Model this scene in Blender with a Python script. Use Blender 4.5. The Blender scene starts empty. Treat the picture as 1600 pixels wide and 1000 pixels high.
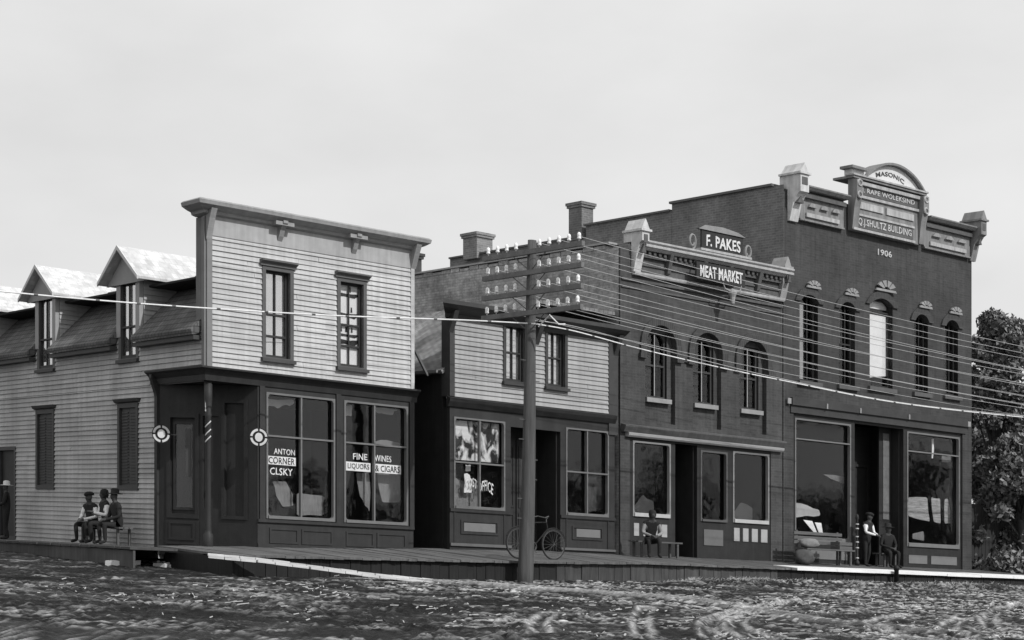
import bpy, math, random
import numpy as np
from mathutils import Vector
random.seed(7)
rng = np.random.default_rng(11)
S = bpy.context.scene
COL = S.collection
# ------------------------------------------------------------------ camera (rising-front view camera)
FPX, HOR, KSH = 2700.0, 850.4, 0.04615     # focal length in photo pixels, horizon row, grade of the street
cam_d = bpy.data.cameras.new('camera'); cam = bpy.data.objects.new('camera', cam_d); COL.objects.link(cam)
cam.location = (0, 0, 0); cam.rotation_euler = (math.radians(90), 0, 0)
cam_d.sensor_width = 36; cam_d.lens = 36*FPX/1600; cam_d.shift_y = (HOR-500)/1600
cam_d.clip_start = .1; cam_d.clip_end = 3000
S.camera = cam
# ------------------------------------------------------------------ world + sun
SUN = Vector((.77, -.64, .82)).normalized()
w = bpy.data.worlds.new('World'); S.world = w; w.use_nodes = True
nt = w.node_tree; nt.nodes.clear()
out = nt.nodes.new('ShaderNodeOutputWorld'); bg = nt.nodes.new('ShaderNodeBackground'); bg.inputs[1].default_value = .1
sky = nt.nodes.new('ShaderNodeTexSky'); sky.sky_type = 'NISHITA'; sky.sun_disc = False
sky.sun_elevation = math.asin(SUN.z); sky.sun_rotation = math.atan2(SUN.x, SUN.y)
bw = nt.nodes.new('ShaderNodeRGBToBW'); nt.links.new(sky.outputs[0], bw.inputs[0])
tc = nt.nodes.new('ShaderNodeTexCoord'); no = nt.nodes.new('ShaderNodeTexNoise'); no.inputs['Scale'].default_value = 5; no.inputs['Detail'].default_value = 5
mp = nt.nodes.new('ShaderNodeMapping'); mp.inputs['Scale'].default_value = (1, 1, 2.2)
nt.links.new(tc.outputs['Generated'], mp.inputs[0]); nt.links.new(mp.outputs[0], no.inputs[0])
mr = nt.nodes.new('ShaderNodeMapRange'); mr.inputs[1].default_value = .3; mr.inputs[2].default_value = .7; mr.inputs[3].default_value = 7.9; mr.inputs[4].default_value = 9.2
nt.links.new(no.outputs[0], mr.inputs[0])
mx = nt.nodes.new('ShaderNodeMix'); mx.data_type = 'FLOAT'; mx.inputs[0].default_value = .85
nt.links.new(bw.outputs[0], mx.inputs[2]); nt.links.new(mr.outputs[0], mx.inputs[3])
nt.links.new(mx.outputs[0], bg.inputs[0]); nt.links.new(bg.outputs[0], out.inputs[0])
sd = bpy.data.lights.new('sun', 'SUN'); sd.energy = 3.0; sd.angle = math.radians(.6); sd.color = (1, 1, 1)
sun = bpy.data.objects.new('sun', sd); COL.objects.link(sun); sun.rotation_euler = (-SUN).to_track_quat('-Z', 'Y').to_euler(); sun.location = (20, -20, 30)
S.view_settings.view_transform = 'Standard'; S.view_settings.look = 'None'; S.view_settings.exposure = 0; S.view_settings.gamma = 1
# ------------------------------------------------------------------ frames
D1 = Vector((.7786, .6275, 0)); D2 = Vector((-.6275, .7786, 0)); ZV = Vector((0, 0, 1))
C0 = Vector((-478/FPX*38, 38, 0))
class Fr:
    def __init__(s, o, u, n): s.o, s.u, s.n = Vector(o), Vector(u), Vector(n)
    def p(s, u, n, z): return s.o + s.u*u + s.n*n + ZV*z
F1 = Fr(C0, D1, -D2)      # street fronts: u along the street, n towards the street
F2 = Fr(C0, D2, -D1)      # corner building's long side wall
def sub(fr, u, n=0, z=0): return Fr(fr.p(u, n, z), fr.u, fr.n)
# ------------------------------------------------------------------ materials (all monochrome, like the plate)
MATS = {}
def M(name, base, var=.12, scale=3., rough=.85, bump=.15, bscale=40., stretch=(1, 1, 1), brick=None, course=None, spec=.3, streak=0, blot=0):
    if name in MATS: return MATS[name]
    m = bpy.data.materials.new(name); MATS[name] = m; m.use_nodes = True
    n, l = m.node_tree.nodes, m.node_tree.links
    b = n['Principled BSDF']; b.inputs['Roughness'].default_value = rough; b.inputs['Specular IOR Level'].default_value = spec
    uv = n.new('ShaderNodeTexCoord'); mp = n.new('ShaderNodeMapping'); mp.inputs['Scale'].default_value = stretch
    l.new(uv.outputs['UV'], mp.inputs[0])
    no = n.new('ShaderNodeTexNoise'); no.inputs['Scale'].default_value = scale; no.inputs['Detail'].default_value = 6; no.inputs['Roughness'].default_value = .65
    l.new(mp.outputs[0], no.inputs[0])
    r = n.new('ShaderNodeMapRange'); r.inputs[1].default_value = .28; r.inputs[2].default_value = .72
    r.inputs[3].default_value = base*(1-var); r.inputs[4].default_value = base*(1+var); l.new(no.outputs[0], r.inputs[0])
    val = r.outputs[0]; height = None
    def mul(a, bb):
        q = n.new('ShaderNodeMath'); q.operation = 'MULTIPLY'; l.new(a, q.inputs[0])
        if isinstance(bb, float): q.inputs[1].default_value = bb
        else: l.new(bb, q.inputs[1])
        return q.outputs[0]
    if brick:
        bt = n.new('ShaderNodeTexBrick'); bt.inputs['Scale'].default_value = 1
        bt.inputs['Brick Width'].default_value = brick[0]; bt.inputs['Row Height'].default_value = brick[1]; bt.inputs['Mortar Size'].default_value = brick[2]
        bt.inputs['Color1'].default_value = (.86, .86, .86, 1); bt.inputs['Color2'].default_value = (1.12, 1.12, 1.12, 1); bt.inputs['Mortar'].default_value = (brick[3],)*3+(1,)
        l.new(uv.outputs['UV'], bt.inputs[0]); q = n.new('ShaderNodeRGBToBW'); l.new(bt.outputs[0], q.inputs[0]); val = mul(val, q.outputs[0])
    if course:
        sx = n.new('ShaderNodeSeparateXYZ'); l.new(uv.outputs['UV'], sx.inputs[0])
        dv = n.new('ShaderNodeMath'); dv.operation = 'DIVIDE'; dv.inputs[1].default_value = course; l.new(sx.outputs[1], dv.inputs[0])
        fl = n.new('ShaderNodeMath'); fl.operation = 'FLOOR'; l.new(dv.outputs[0], fl.inputs[0])
        dx = n.new('ShaderNodeMath'); dx.operation = 'DIVIDE'; dx.inputs[1].default_value = 3.1; l.new(sx.outputs[0], dx.inputs[0])
        fx = n.new('ShaderNodeMath'); fx.operation = 'FLOOR'; l.new(dx.outputs[0], fx.inputs[0])
        cb = n.new('ShaderNodeCombineXYZ'); l.new(fl.outputs[0], cb.inputs[0]); l.new(fx.outputs[0], cb.inputs[1])
        wn = n.new('ShaderNodeTexWhiteNoise'); l.new(cb.outputs[0], wn.inputs[0])
        r2 = n.new('ShaderNodeMapRange'); r2.inputs[3].default_value = .86; r2.inputs[4].default_value = 1.06; l.new(wn.outputs[0], r2.inputs[0]); val = mul(val, r2.outputs[0])
    if streak:
        m2 = n.new('ShaderNodeMapping'); m2.inputs['Scale'].default_value = (9, .5, 1); l.new(uv.outputs['UV'], m2.inputs[0])
        n2 = n.new('ShaderNodeTexNoise'); n2.inputs['Scale'].default_value = 1; n2.inputs['Detail'].default_value = 4; l.new(m2.outputs[0], n2.inputs[0])
        r3 = n.new('ShaderNodeMapRange'); r3.inputs[1].default_value = .35; r3.inputs[2].default_value = .7; r3.inputs[3].default_value = 1.05; r3.inputs[4].default_value = 1-streak; l.new(n2.outputs[0], r3.inputs[0]); val = mul(val, r3.outputs[0])
    if blot:
        n3 = n.new('ShaderNodeTexNoise'); n3.inputs['Scale'].default_value = .8; n3.inputs['Detail'].default_value = 3; l.new(uv.outputs['UV'], n3.inputs[0])
        r4 = n.new('ShaderNodeMapRange'); r4.inputs[1].default_value = .35; r4.inputs[2].default_value = .65; r4.inputs[3].default_value = 1+blot; r4.inputs[4].default_value = 1-blot; l.new(n3.outputs[0], r4.inputs[0]); val = mul(val, r4.outputs[0])
    l.new(val, b.inputs['Base Color'])
    if bump:
        nb = n.new('ShaderNodeTexNoise'); nb.inputs['Scale'].default_value = bscale; nb.inputs['Detail'].default_value = 4; l.new(mp.outputs[0], nb.inputs[0])
        bu = n.new('ShaderNodeBump'); bu.inputs['Strength'].default_value = bump; bu.inputs['Distance'].default_value = .02; l.new(nb.outputs[0], bu.inputs['Height']); l.new(bu.outputs[0], b.inputs['Normal'])
    return m
def glass(name='window_glass', wob=.12, base=.035):
    if name in MATS: return MATS[name]
    m = bpy.data.materials.new(name); MATS[name] = m; m.use_nodes = True
    n, l = m.node_tree.nodes, m.node_tree.links; n.clear()
    o = n.new('ShaderNodeOutputMaterial'); mix = n.new('ShaderNodeMixShader'); t = n.new('ShaderNodeBsdfTransparent'); g = n.new('ShaderNodeBsdfGlossy')
    t.inputs[0].default_value = (.95,)*3+(1,); g.inputs['Roughness'].default_value = .03
    ge = n.new('ShaderNodeNewGeometry'); dt = n.new('ShaderNodeVectorMath'); dt.operation = 'DOT_PRODUCT'; l.new(ge.outputs['Incoming'], dt.inputs[0]); l.new(ge.outputs['Normal'], dt.inputs[1])
    def mth(o_, x, y=None, v=None):
        q = n.new('ShaderNodeMath'); q.operation = o_; l.new(x, q.inputs[0])
        if v is not None: q.inputs[1].default_value = v
        return q
    ab = mth('ABSOLUTE', dt.outputs['Value']); iv = n.new('ShaderNodeMath'); iv.operation = 'SUBTRACT'; iv.inputs[0].default_value = 1; l.new(ab.outputs[0], iv.inputs[1])
    pw = mth('POWER', iv.outputs[0], v=5.); ml = mth('MULTIPLY', pw.outputs[0], v=.96); f = mth('ADD', ml.outputs[0], v=base)
    tc = n.new('ShaderNodeTexCoord'); no = n.new('ShaderNodeTexNoise'); no.inputs['Scale'].default_value = 1.6; no.inputs['Detail'].default_value = 1; l.new(tc.outputs['UV'], no.inputs[0])
    bu = n.new('ShaderNodeBump'); bu.inputs['Strength'].default_value = wob; bu.inputs['Distance'].default_value = .1; l.new(no.outputs[0], bu.inputs['Height'])
    l.new(bu.outputs[0], g.inputs['Normal'])
    l.new(f.outputs[0], mix.inputs[0]); l.new(t.outputs[0], mix.inputs[1]); l.new(g.outputs[0], mix.inputs[2]); l.new(mix.outputs[0], o.inputs[0])
    return m
sidA = M('white_clapboard', .5, .1, 2.5, stretch=(.35, 6, 1), course=.1175, streak=.18, blot=.07)
sidL = M('weathered_clapboard', .42, .12, 2.5, stretch=(.35, 6, 1), course=.1175, streak=.15, blot=.15)
sidB = M('dull_clapboard', .36, .1, 2.5, stretch=(.35, 6, 1), course=.1175, streak=.15, blot=.08)
frieze = M('frieze_board', .36, .1, 4, streak=.15, blot=.1)
corn = M('cornice_paint', .3, .16, 4, stretch=(.5, 6, 1), streak=.15)
trimD = M('dark_trim', .05, .2, 4, rough=.6)
sash = M('sash_paint', .035, .2, 4, rough=.6)
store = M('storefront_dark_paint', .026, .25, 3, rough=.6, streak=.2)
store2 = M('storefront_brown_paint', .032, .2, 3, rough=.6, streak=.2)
trimL = M('pale_bead', .15, .15, 5, rough=.6)
trimW = M('pale_sill', .42, .12, 5, rough=.7)
white = M('white_paint', .66, .12, 5, rough=.7)
black = M('black_paint', .012, .2, 5, rough=.6)
shade = M('linen_shade', .8, .08, 3, bump=.05)
dull_shape = M('dull_pane_shape', .2, .25, 5, stretch=(6, .6, 1))
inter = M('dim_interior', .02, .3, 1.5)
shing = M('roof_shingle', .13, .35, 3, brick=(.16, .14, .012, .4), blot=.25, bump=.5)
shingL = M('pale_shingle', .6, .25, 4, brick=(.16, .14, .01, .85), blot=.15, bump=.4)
brickD = M('dark_red_brick', .052, .14, 5, brick=(.215, .075, .01, 1.18), blot=.16, streak=.2, bump=.3, bscale=20)
brickC = M('brown_brick', .062, .16, 5, brick=(.215, .075, .01, 1.15), blot=.2, streak=.2, bump=.3, bscale=20)
brickS = M('common_side_brick', .15, .22, 5, brick=(.215, .075, .012, 1.3), blot=.2, bump=.4, bscale=20)
mason = M('rubble_masonry', .3, .4, 5, brick=(.23, .08, .012, .8), blot=.3, bump=1.0, bscale=14)
metal = M('galvanised_iron', .42, .2, 5, rough=.5, streak=.3)
metalD = M('dark_iron', .1, .3, 5, rough=.5)
plank = M('weathered_plank', .17, .25, 3, stretch=(1, 5, 1), brick=(3.1, .22, .012, .2), bump=.4)
plankF = M('skirt_board', .075, .35, 3, stretch=(6, .5, 1), streak=.35, bump=.4, blot=.2)
polem = M('creosoted_pole', .1, .3, 3, stretch=(8, .4, 1), bump=.6, streak=.25)
wirem = M('bare_wire', .45, .1, 3, rough=.45, bump=0)
cablem = M('pale_cable', .75, .2, 8, rough=.6)
skin = M('skin', .3, .1, 5, bump=0); suit = M('dark_wool', .018, .3, 20); shirt = M('white_shirt', .8, .05, 20); hatm = M('felt_hat', .02, .2, 20)
bench_m = M('bench_wood', .09, .3, 4, stretch=(.6, 5, 1))
GL = glass(); GLS = glass('sky_reflecting_glass', .05, .5)
# ------------------------------------------------------------------ mesh builder
class MB:
    def __init__(s): s.v, s.f, s.mi = [], [], []
    def add(s, vs, fs, mi=0):
        k = len(s.v); s.v += [Vector(x) for x in vs]; s.f += [tuple(i+k for i in f) for f in fs]; s.mi += [mi]*len(fs); return s
    def box(s, fr, u0, u1, n0, n1, z0, z1, mi=0):
        u0, u1 = min(u0, u1), max(u0, u1); n0, n1 = min(n0, n1), max(n0, n1)
        v = [fr.p(u, n, z) for z in (z0, z1) for n in (n0, n1) for u in (u0, u1)]
        return s.add(v, [(0, 1, 3, 2), (4, 6, 7, 5), (0, 4, 5, 1), (2, 3, 7, 6), (0, 2, 6, 4), (1, 5, 7, 3)], mi)
    def prism(s, a, b, mi=0):          # two matching rings of points
        n = len(a)
        return s.add(list(a)+list(b), [tuple(range(n))[::-1], tuple(range(n, 2*n))]+[(i, (i+1) % n, n+(i+1) % n, n+i) for i in range(n)], mi)
    def uz(s, fr, poly, n0, n1, mi=0): return s.prism([fr.p(u, n0, z) for u, z in poly], [fr.p(u, n1, z) for u, z in poly], mi)
    def nz(s, fr, poly, u0, u1, mi=0): return s.prism([fr.p(u0, n, z) for n, z in poly], [fr.p(u1, n, z) for n, z in poly], mi)
    def un(s, fr, poly, z0, z1, mi=0): return s.prism([fr.p(u, n, z0) for u, n in poly], [fr.p(u, n, z1) for u, n in poly], mi)
    def tube(s, pts, r, seg=6, mi=0, cap=True):
        pts = [Vector(p) for p in pts]; k = len(s.v); N = len(pts)
        rs = r if isinstance(r, (list, tuple)) else [r]*N; up = None
        for i, p in enumerate(pts):
            t = (pts[min(i+1, N-1)]-pts[max(i-1, 0)]).normalized()
            if up is None: up = Vector((0, 0, 1)) if abs(t.z) < .9 else Vector((1, 0, 0))
            a = (up - t*up.dot(t)).normalized(); b = t.cross(a); up = a
            for j in range(seg):
                an = 2*math.pi*j/seg; s.v.append(p+(a*math.cos(an)+b*math.sin(an))*rs[i])
        for i in range(N-1):
            for j in range(seg):
                s.f.append((k+i*seg+j, k+i*seg+(j+1) % seg, k+(i+1)*seg+(j+1) % seg, k+(i+1)*seg+j)); s.mi.append(mi)
        if cap: s.f += [tuple(k+j for j in range(seg))[::-1], tuple(k+(N-1)*seg+j for j in range(seg))]; s.mi += [mi, mi]
        return s
    def lathe(s, c, prof, seg=12, mi=0): return s.tube([Vector(c)+ZV*z for r, z in prof], [max(r, .001) for r, z in prof], seg, mi)
    def torus(s, c, a, b, R, r, seg=28, rs=6, mi=0):
        c, a, b = Vector(c), Vector(a), Vector(b); nn = a.cross(b); k = len(s.v)
        for i in range(seg):
            t = 2*math.pi*i/seg; d = a*math.cos(t)+b*math.sin(t)
            for j in range(rs):
                q = 2*math.pi*j/rs; s.v.append(c+d*(R+r*math.cos(q))+nn*r*math.sin(q))
        for i in range(seg):
            for j in range(rs):
                s.f.append((k+i*rs+j, k+((i+1) % seg)*rs+j, k+((i+1) % seg)*rs+(j+1) % rs, k+i*rs+(j+1) % rs)); s.mi.append(mi)
        return s
    def build(s, name, mats, parent=None, origin=None, smooth=False):
        if not s.v: return None
        me = bpy.data.meshes.new(name)
        o = Vector(origin) if origin is not None else (wloc(parent) if parent else Vector((0, 0, 0)))
        me.from_pydata([v-o for v in s.v], [], s.f); me.update()
        for m in (mats if isinstance(mats, (list, tuple)) else [mats]): me.materials.append(m)
        if len(me.polygons) == len(s.mi): me.polygons.foreach_set('material_index', s.mi)
        import bmesh
        bm = bmesh.new(); bm.from_mesh(me); bmesh.ops.recalc_face_normals(bm, faces=bm.faces); bm.to_mesh(me); bm.free()
        box_uv(me, o)
        if smooth: me.polygons.foreach_set('use_smooth', [True]*len(me.polygons))
        ob = bpy.data.objects.new(name, me); COL.objects.link(ob)
        if parent: ob.parent = parent; ob.location = o-wloc(parent)
        else: ob.location = o
        return ob
def box_uv(me, o):
    nv = len(me.vertices); co = np.empty(nv*3); me.vertices.foreach_get('co', co); co = co.reshape(-1, 3)+np.array(o)
    npoly = len(me.polygons); nrm = np.empty(npoly*3); me.polygons.foreach_get('normal', nrm); nrm = nrm.reshape(-1, 3)
    li = np.empty(len(me.loops), int); me.loops.foreach_get('vertex_index', li)
    tot = np.empty(npoly, int); me.polygons.foreach_get('loop_total', tot); pi = np.repeat(np.arange(npoly), tot)
    n = nrm[pi]; p = co[li]; d1, d2 = np.array(D1), np.array(D2)
    flat = np.abs(n[:, 2]) > .8
    a1 = np.abs(n @ d1) > np.abs(n @ d2)
    u = np.where(flat, p @ d1, np.where(a1, p @ d2, p @ d1)); v = np.where(flat, p @ d2, p[:, 2])
    uvl = me.uv_layers.new(name='UVMap'); uvl.data.foreach_set('uv', np.stack([u, v], 1).ravel())
def wloc(o):
    l = Vector(o.location); q = o.parent
    while q: l += q.location; q = q.parent
    return l
def tag(o, label=None, cat=None, group=None, kind=None):
    if label: o['label'] = label
    if cat: o['category'] = cat
    if group: o['group'] = group
    if kind: o['kind'] = kind
    return o
def empty(name, loc, label=None, cat=None, group=None, parent=None):
    o = bpy.data.objects.new(name, None); COL.objects.link(o); o.empty_display_size = .3
    if parent: o.parent = parent; o.location = Vector(loc)-wloc(parent)
    else: o.location = loc
    return tag(o, label, cat, group)
def copy_tree(o, delta=None, parent=None):
    c = o.copy(); COL.objects.link(c)
    if parent: c.parent = parent
    if delta is not None: c.location = Vector(o.location)+Vector(delta)
    for ch in list(o.children): copy_tree(ch, None, c)
    return c
# ------------------------------------------------------------------ shape helpers
def wallgrid(mb, fr, u0, u1, z0, z1, n0, n1, holes=(), mi=0):
    zs = sorted({z0, z1}|{z for h in holes for z in h[2:4] if z0 < z < z1})
    for a, b in zip(zs, zs[1:]):
        zm = (a+b)/2; cuts = sorted((max(h[0], u0), min(h[1], u1)) for h in holes if h[2] < zm < h[3] and h[1] > u0 and h[0] < u1)
        x = u0
        for c, d in cuts:
            if c > x+1e-4: mb.box(fr, x, c, n0, n1, a, b, mi)
            x = max(x, d)
        if x < u1-1e-4: mb.box(fr, x, u1, n0, n1, a, b, mi)
def siding(mb, fr, rng_, z0, z1, holes=(), course=.1175, th=.034, mi=0, joints=True):
    z = z0
    while z < z1-.01:
        zt = min(z+course, z1); r = rng_(z) if callable(rng_) else rng_
        r2 = rng_(zt) if callable(rng_) else rng_
        if r and r2 and r[1]-r[0] > .02:
            zm = (z+zt)/2; cuts = sorted((h[0], h[1]) for h in holes if h[2] < zm < h[3])
            if joints and random.random() < .6:
                j = random.uniform(r[0]+.3, r[1]-.3); cuts.append((j-.004, j+.004)); cuts.sort()
            segs = []; x = r[0]
            for c, d in cuts:
                if c > x+.01: segs.append((x, c))
                x = max(x, d)
            if x < r[1]-.01: segs.append((x, r[1]))
            for a, b in segs:
                a2 = a if a > r[0]+1e-6 else r2[0]; b2 = b if b < r[1]-1e-6 else r2[1]
                w_ = random.uniform(-.003, .003)
                t = th+random.uniform(-.004, .006)
                v = [fr.p(a, .0, z+w_), fr.p(b, .0, z+w_), fr.p(b, t, z+w_), fr.p(a, t, z+w_), fr.p(a2, .006, zt), fr.p(b2, .006, zt), fr.p(a2, 0, zt), fr.p(b2, 0, zt)]
                mb.add(v, [(0, 1, 2, 3), (3, 2, 5, 4), (0, 3, 4, 6), (1, 7, 5, 2), (4, 5, 7, 6)], mi)
        z = zt
def arch_pts(u0, u1, zs, rise, n=14):
    c = (u0+u1)/2; h = (u1-u0)/2; R = (h*h+rise*rise)/(2*rise); zc = zs+rise-R
    a0 = math.asin(min(1, h/R))
    if rise > h: a0 = math.pi-a0
    return [(c+R*math.sin(-a0+2*a0*i/n), zc+R*math.cos(-a0+2*a0*i/n)) for i in range(n+1)]
def arch_fill(mb, fr, u0, u1, zs, rise, ztop, n0, n1, mi=0):
    P = arch_pts(u0, u1, zs, rise)
    for a, b in zip(P, P[1:]): mb.uz(fr, [a, b, (b[0], ztop), (a[0], ztop)], n0, n1, mi)
def arch_band(mb, fr, u0, u1, zs, rise, w_, n0, n1, mi=0, n=14):
    P = arch_pts(u0, u1, zs, rise, n); Q = arch_pts(u0-w_, u1+w_, zs, rise+w_, n)
    for i in range(n): mb.uz(fr, [P[i], P[i+1], Q[i+1], Q[i]], n0, n1, mi)
def ring(mb, fr, u0, u1, z0, z1, w_, n0, n1, mi=0, wt=None, wb=None):
    wt = w_ if wt is None else wt; wb = w_ if wb is None else wb
    mb.box(fr, u0-w_, u0, n0, n1, z0-wb, z1+wt, mi); mb.box(fr, u1, u1+w_, n0, n1, z0-wb, z1+wt, mi)
    mb.box(fr, u0, u1, n0, n1, z1, z1+wt, mi); mb.box(fr, u0, u1, n0, n1, z0-wb, z0, mi)
def text_geo(body, bold=.0, spacing=1.0):
    cu = bpy.data.curves.new('lettering', 'FONT'); cu.body = body; cu.size = 1; cu.extrude = .02; cu.offset = bold; cu.space_character = spacing; cu.resolution_u = 3
    ob = bpy.data.objects.new('lettering', cu); COL.objects.link(ob)
    dg = bpy.context.evaluated_depsgraph_get(); me = bpy.data.meshes.new_from_object(ob.evaluated_get(dg))
    vs = [tuple(v.co) for v in me.vertices]; fs = [tuple(p.vertices) for p in me.polygons]
    bpy.data.objects.remove(ob); bpy.data.meshes.remove(me); bpy.data.curves.remove(cu)
    return vs, fs
def text(mb, fr, body, u0, u1, z0, z1, n, depth=.006, bold=.02, arch=0, mi=0, spacing=1.05):
    vs, fs = text_geo(body, bold, spacing)
    xs = [v[0] for v in vs]; ys = [v[1] for v in vs]; x0, x1, y0, y1 = min(xs), max(xs), min(ys), max(ys)
    P = []; hgt = z1-z0
    for x, y, q in vs:
        a = (x-x0)/(x1-x0); b = (y-y0)/(y1-y0); u = u0+(u1-u0)*a; z = z0+(z1-z0)*b
        if arch: z -= arch*(2*a-1)**2; u += (a-.5)*arch*.5*b
        z += hgt*.03*math.sin(u*31+b*2)+hgt*.02*math.sin(u*83+b*5); u += hgt*.02*math.sin(z*57+a*40)
        P.append(fr.p(u, n+(depth if q > 0 else 0), z))
    mb.add(P, fs, mi)
def window(par, fr, u0, u1, z0, z1, name='window', casing=.09, proud=.05, rec=.13, bars_u=(.5,), bars_z=(.5,), frame_m=None, sash_m=None, hood=0, sill=True, sill_m=None, curtain=None, st=.05, arch=0, pane_name='pane', bar_w=.028, hood_m=None, casm=None, glm=None):
    """recessed sash window: frame > hood, sash, sill, pane, curtain as sub-parts"""
    frame_m = frame_m or trimD; sash_m = sash_m or sash
    fm = MB()
    if casing: ring(fm, fr, u0, u1, z0, z1, casing, -.02, proud, wt=casing, wb=.03 if sill else casing)
    # jamb lining
    fm.box(fr, u0-.012, u0, -rec-.05, -.021, z0, z1); fm.box(fr, u1, u1+.012, -rec-.05, -.021, z0, z1)
    fm.box(fr, u0, u1, -rec-.05, -.021, z1, z1+.012); fm.box(fr, u0, u1, -rec-.05, -.021, z0-.012, z0)
    f = fm.build(name, casm or frame_m, par)
    if hood:
        h = MB(); e = casing
        h.nz(fr, [(-.01, z1+e), (proud+.03, z1+e), (proud+.03, z1+e+hood*.45), (proud+.12, z1+e+hood*.8), (proud+.12, z1+e+hood), (-.01, z1+e+hood)], u0-e-.06, u1+e+.06)
        h.build('hood', hood_m or frame_m, f)
    s = MB(); n0, n1 = -rec, -rec+.045
    s.box(fr, u0, u0+st, n0, n1, z0, z1); s.box(fr, u1-st, u1, n0, n1, z0, z1)
    s.box(fr, u0+st, u1-st, n0, n1, z0, z0+st*1.3); s.box(fr, u0+st, u1-st, n0, n1, z1-st, z1)
    zz = sorted([z0+st*1.3]+[z0+(z1-z0)*b for b in bars_z]+[z1-st])
    for b in bars_z: zc = z0+(z1-z0)*b; s.box(fr, u0+st, u1-st, n0, n1+.004, zc-bar_w*.8, zc+bar_w*.8)
    for b in bars_u:
        uc = u0+(u1-u0)*b
        s.box(fr, uc-bar_w/2, uc+bar_w/2, n0+.004, n1-.004, z0+st*1.3-.01, z1-st+.01)
    if arch:
        arch_fill(s, fr, u0+.001, u1-.001, z1-arch, arch-.001, z1+.02, n0+.002, n1+.006)
    s.build('sash', sash_m, f)
    p = MB(); p.box(fr, u0+st*.5, u1-st*.5, -rec-.008, -rec-.002, z0+st*.5, z1-st*.5); p.build(pane_name, glm or GL, f)
    if sill:
        q = MB(); q.box(fr, u0-casing-.03, u1+casing+.03, -.02, proud+.07, z0-.11, z0-.031); q.build('sill', sill_m or frame_m, f)
    if curtain:
        for poly, cm in curtain:
            c = MB()
            c.uz(fr, [(u0+(u1-u0)*a, z0+(z1-z0)*b) for a, b in poly], -rec-.04, -rec-.025); c.build('curtain', cm, f)
    return f
def storewin(par, fr, u0, u1, z0, z1, bu, bz, bead=.045, bead_m=None, rec=.05, curtain=(), bottom=.07, bm=None):
    bead_m = bead_m or trimL
    m = MB(); n0, n1 = -rec-.03, .02
    # beads with rounded upper corners
    m.box(fr, u0, u0+bead, n0, n1, z0, z1); m.box(fr, u1-bead, u1, n0, n1, z0, z1); m.box(fr, u0+bead, u1-bead, n0, n1, z1-bead, z1)
    m.box(fr, u0+bead, u1-bead, n0, n1+.03, z0, z0+bottom, 1)
    for a in ((u0+bead, 1), (u1-bead, -1)):
        for (z_, sg) in ((z1-bead, -1), (z0+bottom, 1)):
            m.uz(fr, [(a[0], z_), (a[0]+a[1]*.07, z_), (a[0]+a[1]*.02, z_+sg*.02), (a[0], z_+sg*.07)], n0+.003, n1-.004)
    for b in bu:
        m.box(fr, b-.02, b+.02, n0+.004, n1-.01, z0+bottom, z1-bead)
    for b in bz:
        m.box(fr, u0+bead, u1-bead, n0+.002, n1-.006, b-.02, b+.02)
    f = m.build('display_window', [bead_m, bm or bead_m], par)
    p = MB(); p.box(fr, u0+.02, u1-.02, -rec-.06, -rec-.052, z0+.02, z1-.02); p.build('pane', GL, f)
    for poly, cm, dn in curtain:
        if cm.name not in ('painted_sky_reflection', 'display_white'):
            for _ in range(1): poly = [q for p, r in zip(poly, poly[1:]+poly[:1]) for q in ((p[0]*.93+r[0]*.07, p[1]*.93+r[1]*.07), (p[0]*.5+r[0]*.5+random.uniform(-.03, .03), p[1]*.5+r[1]*.5+random.uniform(-.03, .03)), (p[0]*.07+r[0]*.93, p[1]*.07+r[1]*.93))]
        c = MB(); c.uz(fr, poly, -rec-dn-.015, -rec-dn); c.build('curtain', cm, f)  # also builds the painted sky reflections and dull pane shapes
    return f
ALLF = [(0, 0), (1, 0), (1, 1), (0, 1)]
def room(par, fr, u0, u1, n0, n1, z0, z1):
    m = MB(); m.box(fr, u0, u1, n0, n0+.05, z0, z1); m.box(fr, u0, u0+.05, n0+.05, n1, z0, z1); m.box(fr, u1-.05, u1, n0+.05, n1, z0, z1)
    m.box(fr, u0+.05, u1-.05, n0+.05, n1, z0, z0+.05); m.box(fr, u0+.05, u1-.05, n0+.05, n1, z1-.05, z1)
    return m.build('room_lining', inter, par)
# ================================================================== GROUND
def vnoise(x, y, seed):
    xi, yi = np.floor(x).astype(np.int64), np.floor(y).astype(np.int64); xf, yf = x-xi, y-yi
    def h(a, b):
        n = (a*374761393+b*668265263+seed*1442695) & 0xffffffff; n = ((n ^ (n >> 13))*1274126177) & 0xffffffff
        return ((n ^ (n >> 16)) & 0xffff)/65535.
    u, v = xf*xf*(3-2*xf), yf*yf*(3-2*yf)
    return (h(xi, yi)*(1-u)+h(xi+1, yi)*u)*(1-v)+(h(xi, yi+1)*(1-u)+h(xi+1, yi+1)*u)*v
def base_ground(X, Y):
    z = np.where(Y < 40, -.75-(40-Y)*.0325, -.75+np.minimum(Y-40, 25)*.01)
    return np.where(Y < 18, -.75-22*.0325, z)
PATH = [(-3.6, 35.5), (-2.1, 36.0), (-1.0, 36.0), (0.0, 35.4), (1.9, 34.6), (3.7, 33.4), (5.0, 30.2), (6.8, 28.0)]
def gpt(px, py):       # point of the plain street under a plate coordinate
    Y = 33.
    for _ in range(30):
        zb = -.75-(40-Y)*.0325 if Y < 40 else -.75+(Y-40)*.01
        k = (HOR+KSH*(px-800)-py)/FPX; Y = .5*Y+.5*(zb/k)
    return ((px-800)/FPX*Y, Y)
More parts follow.
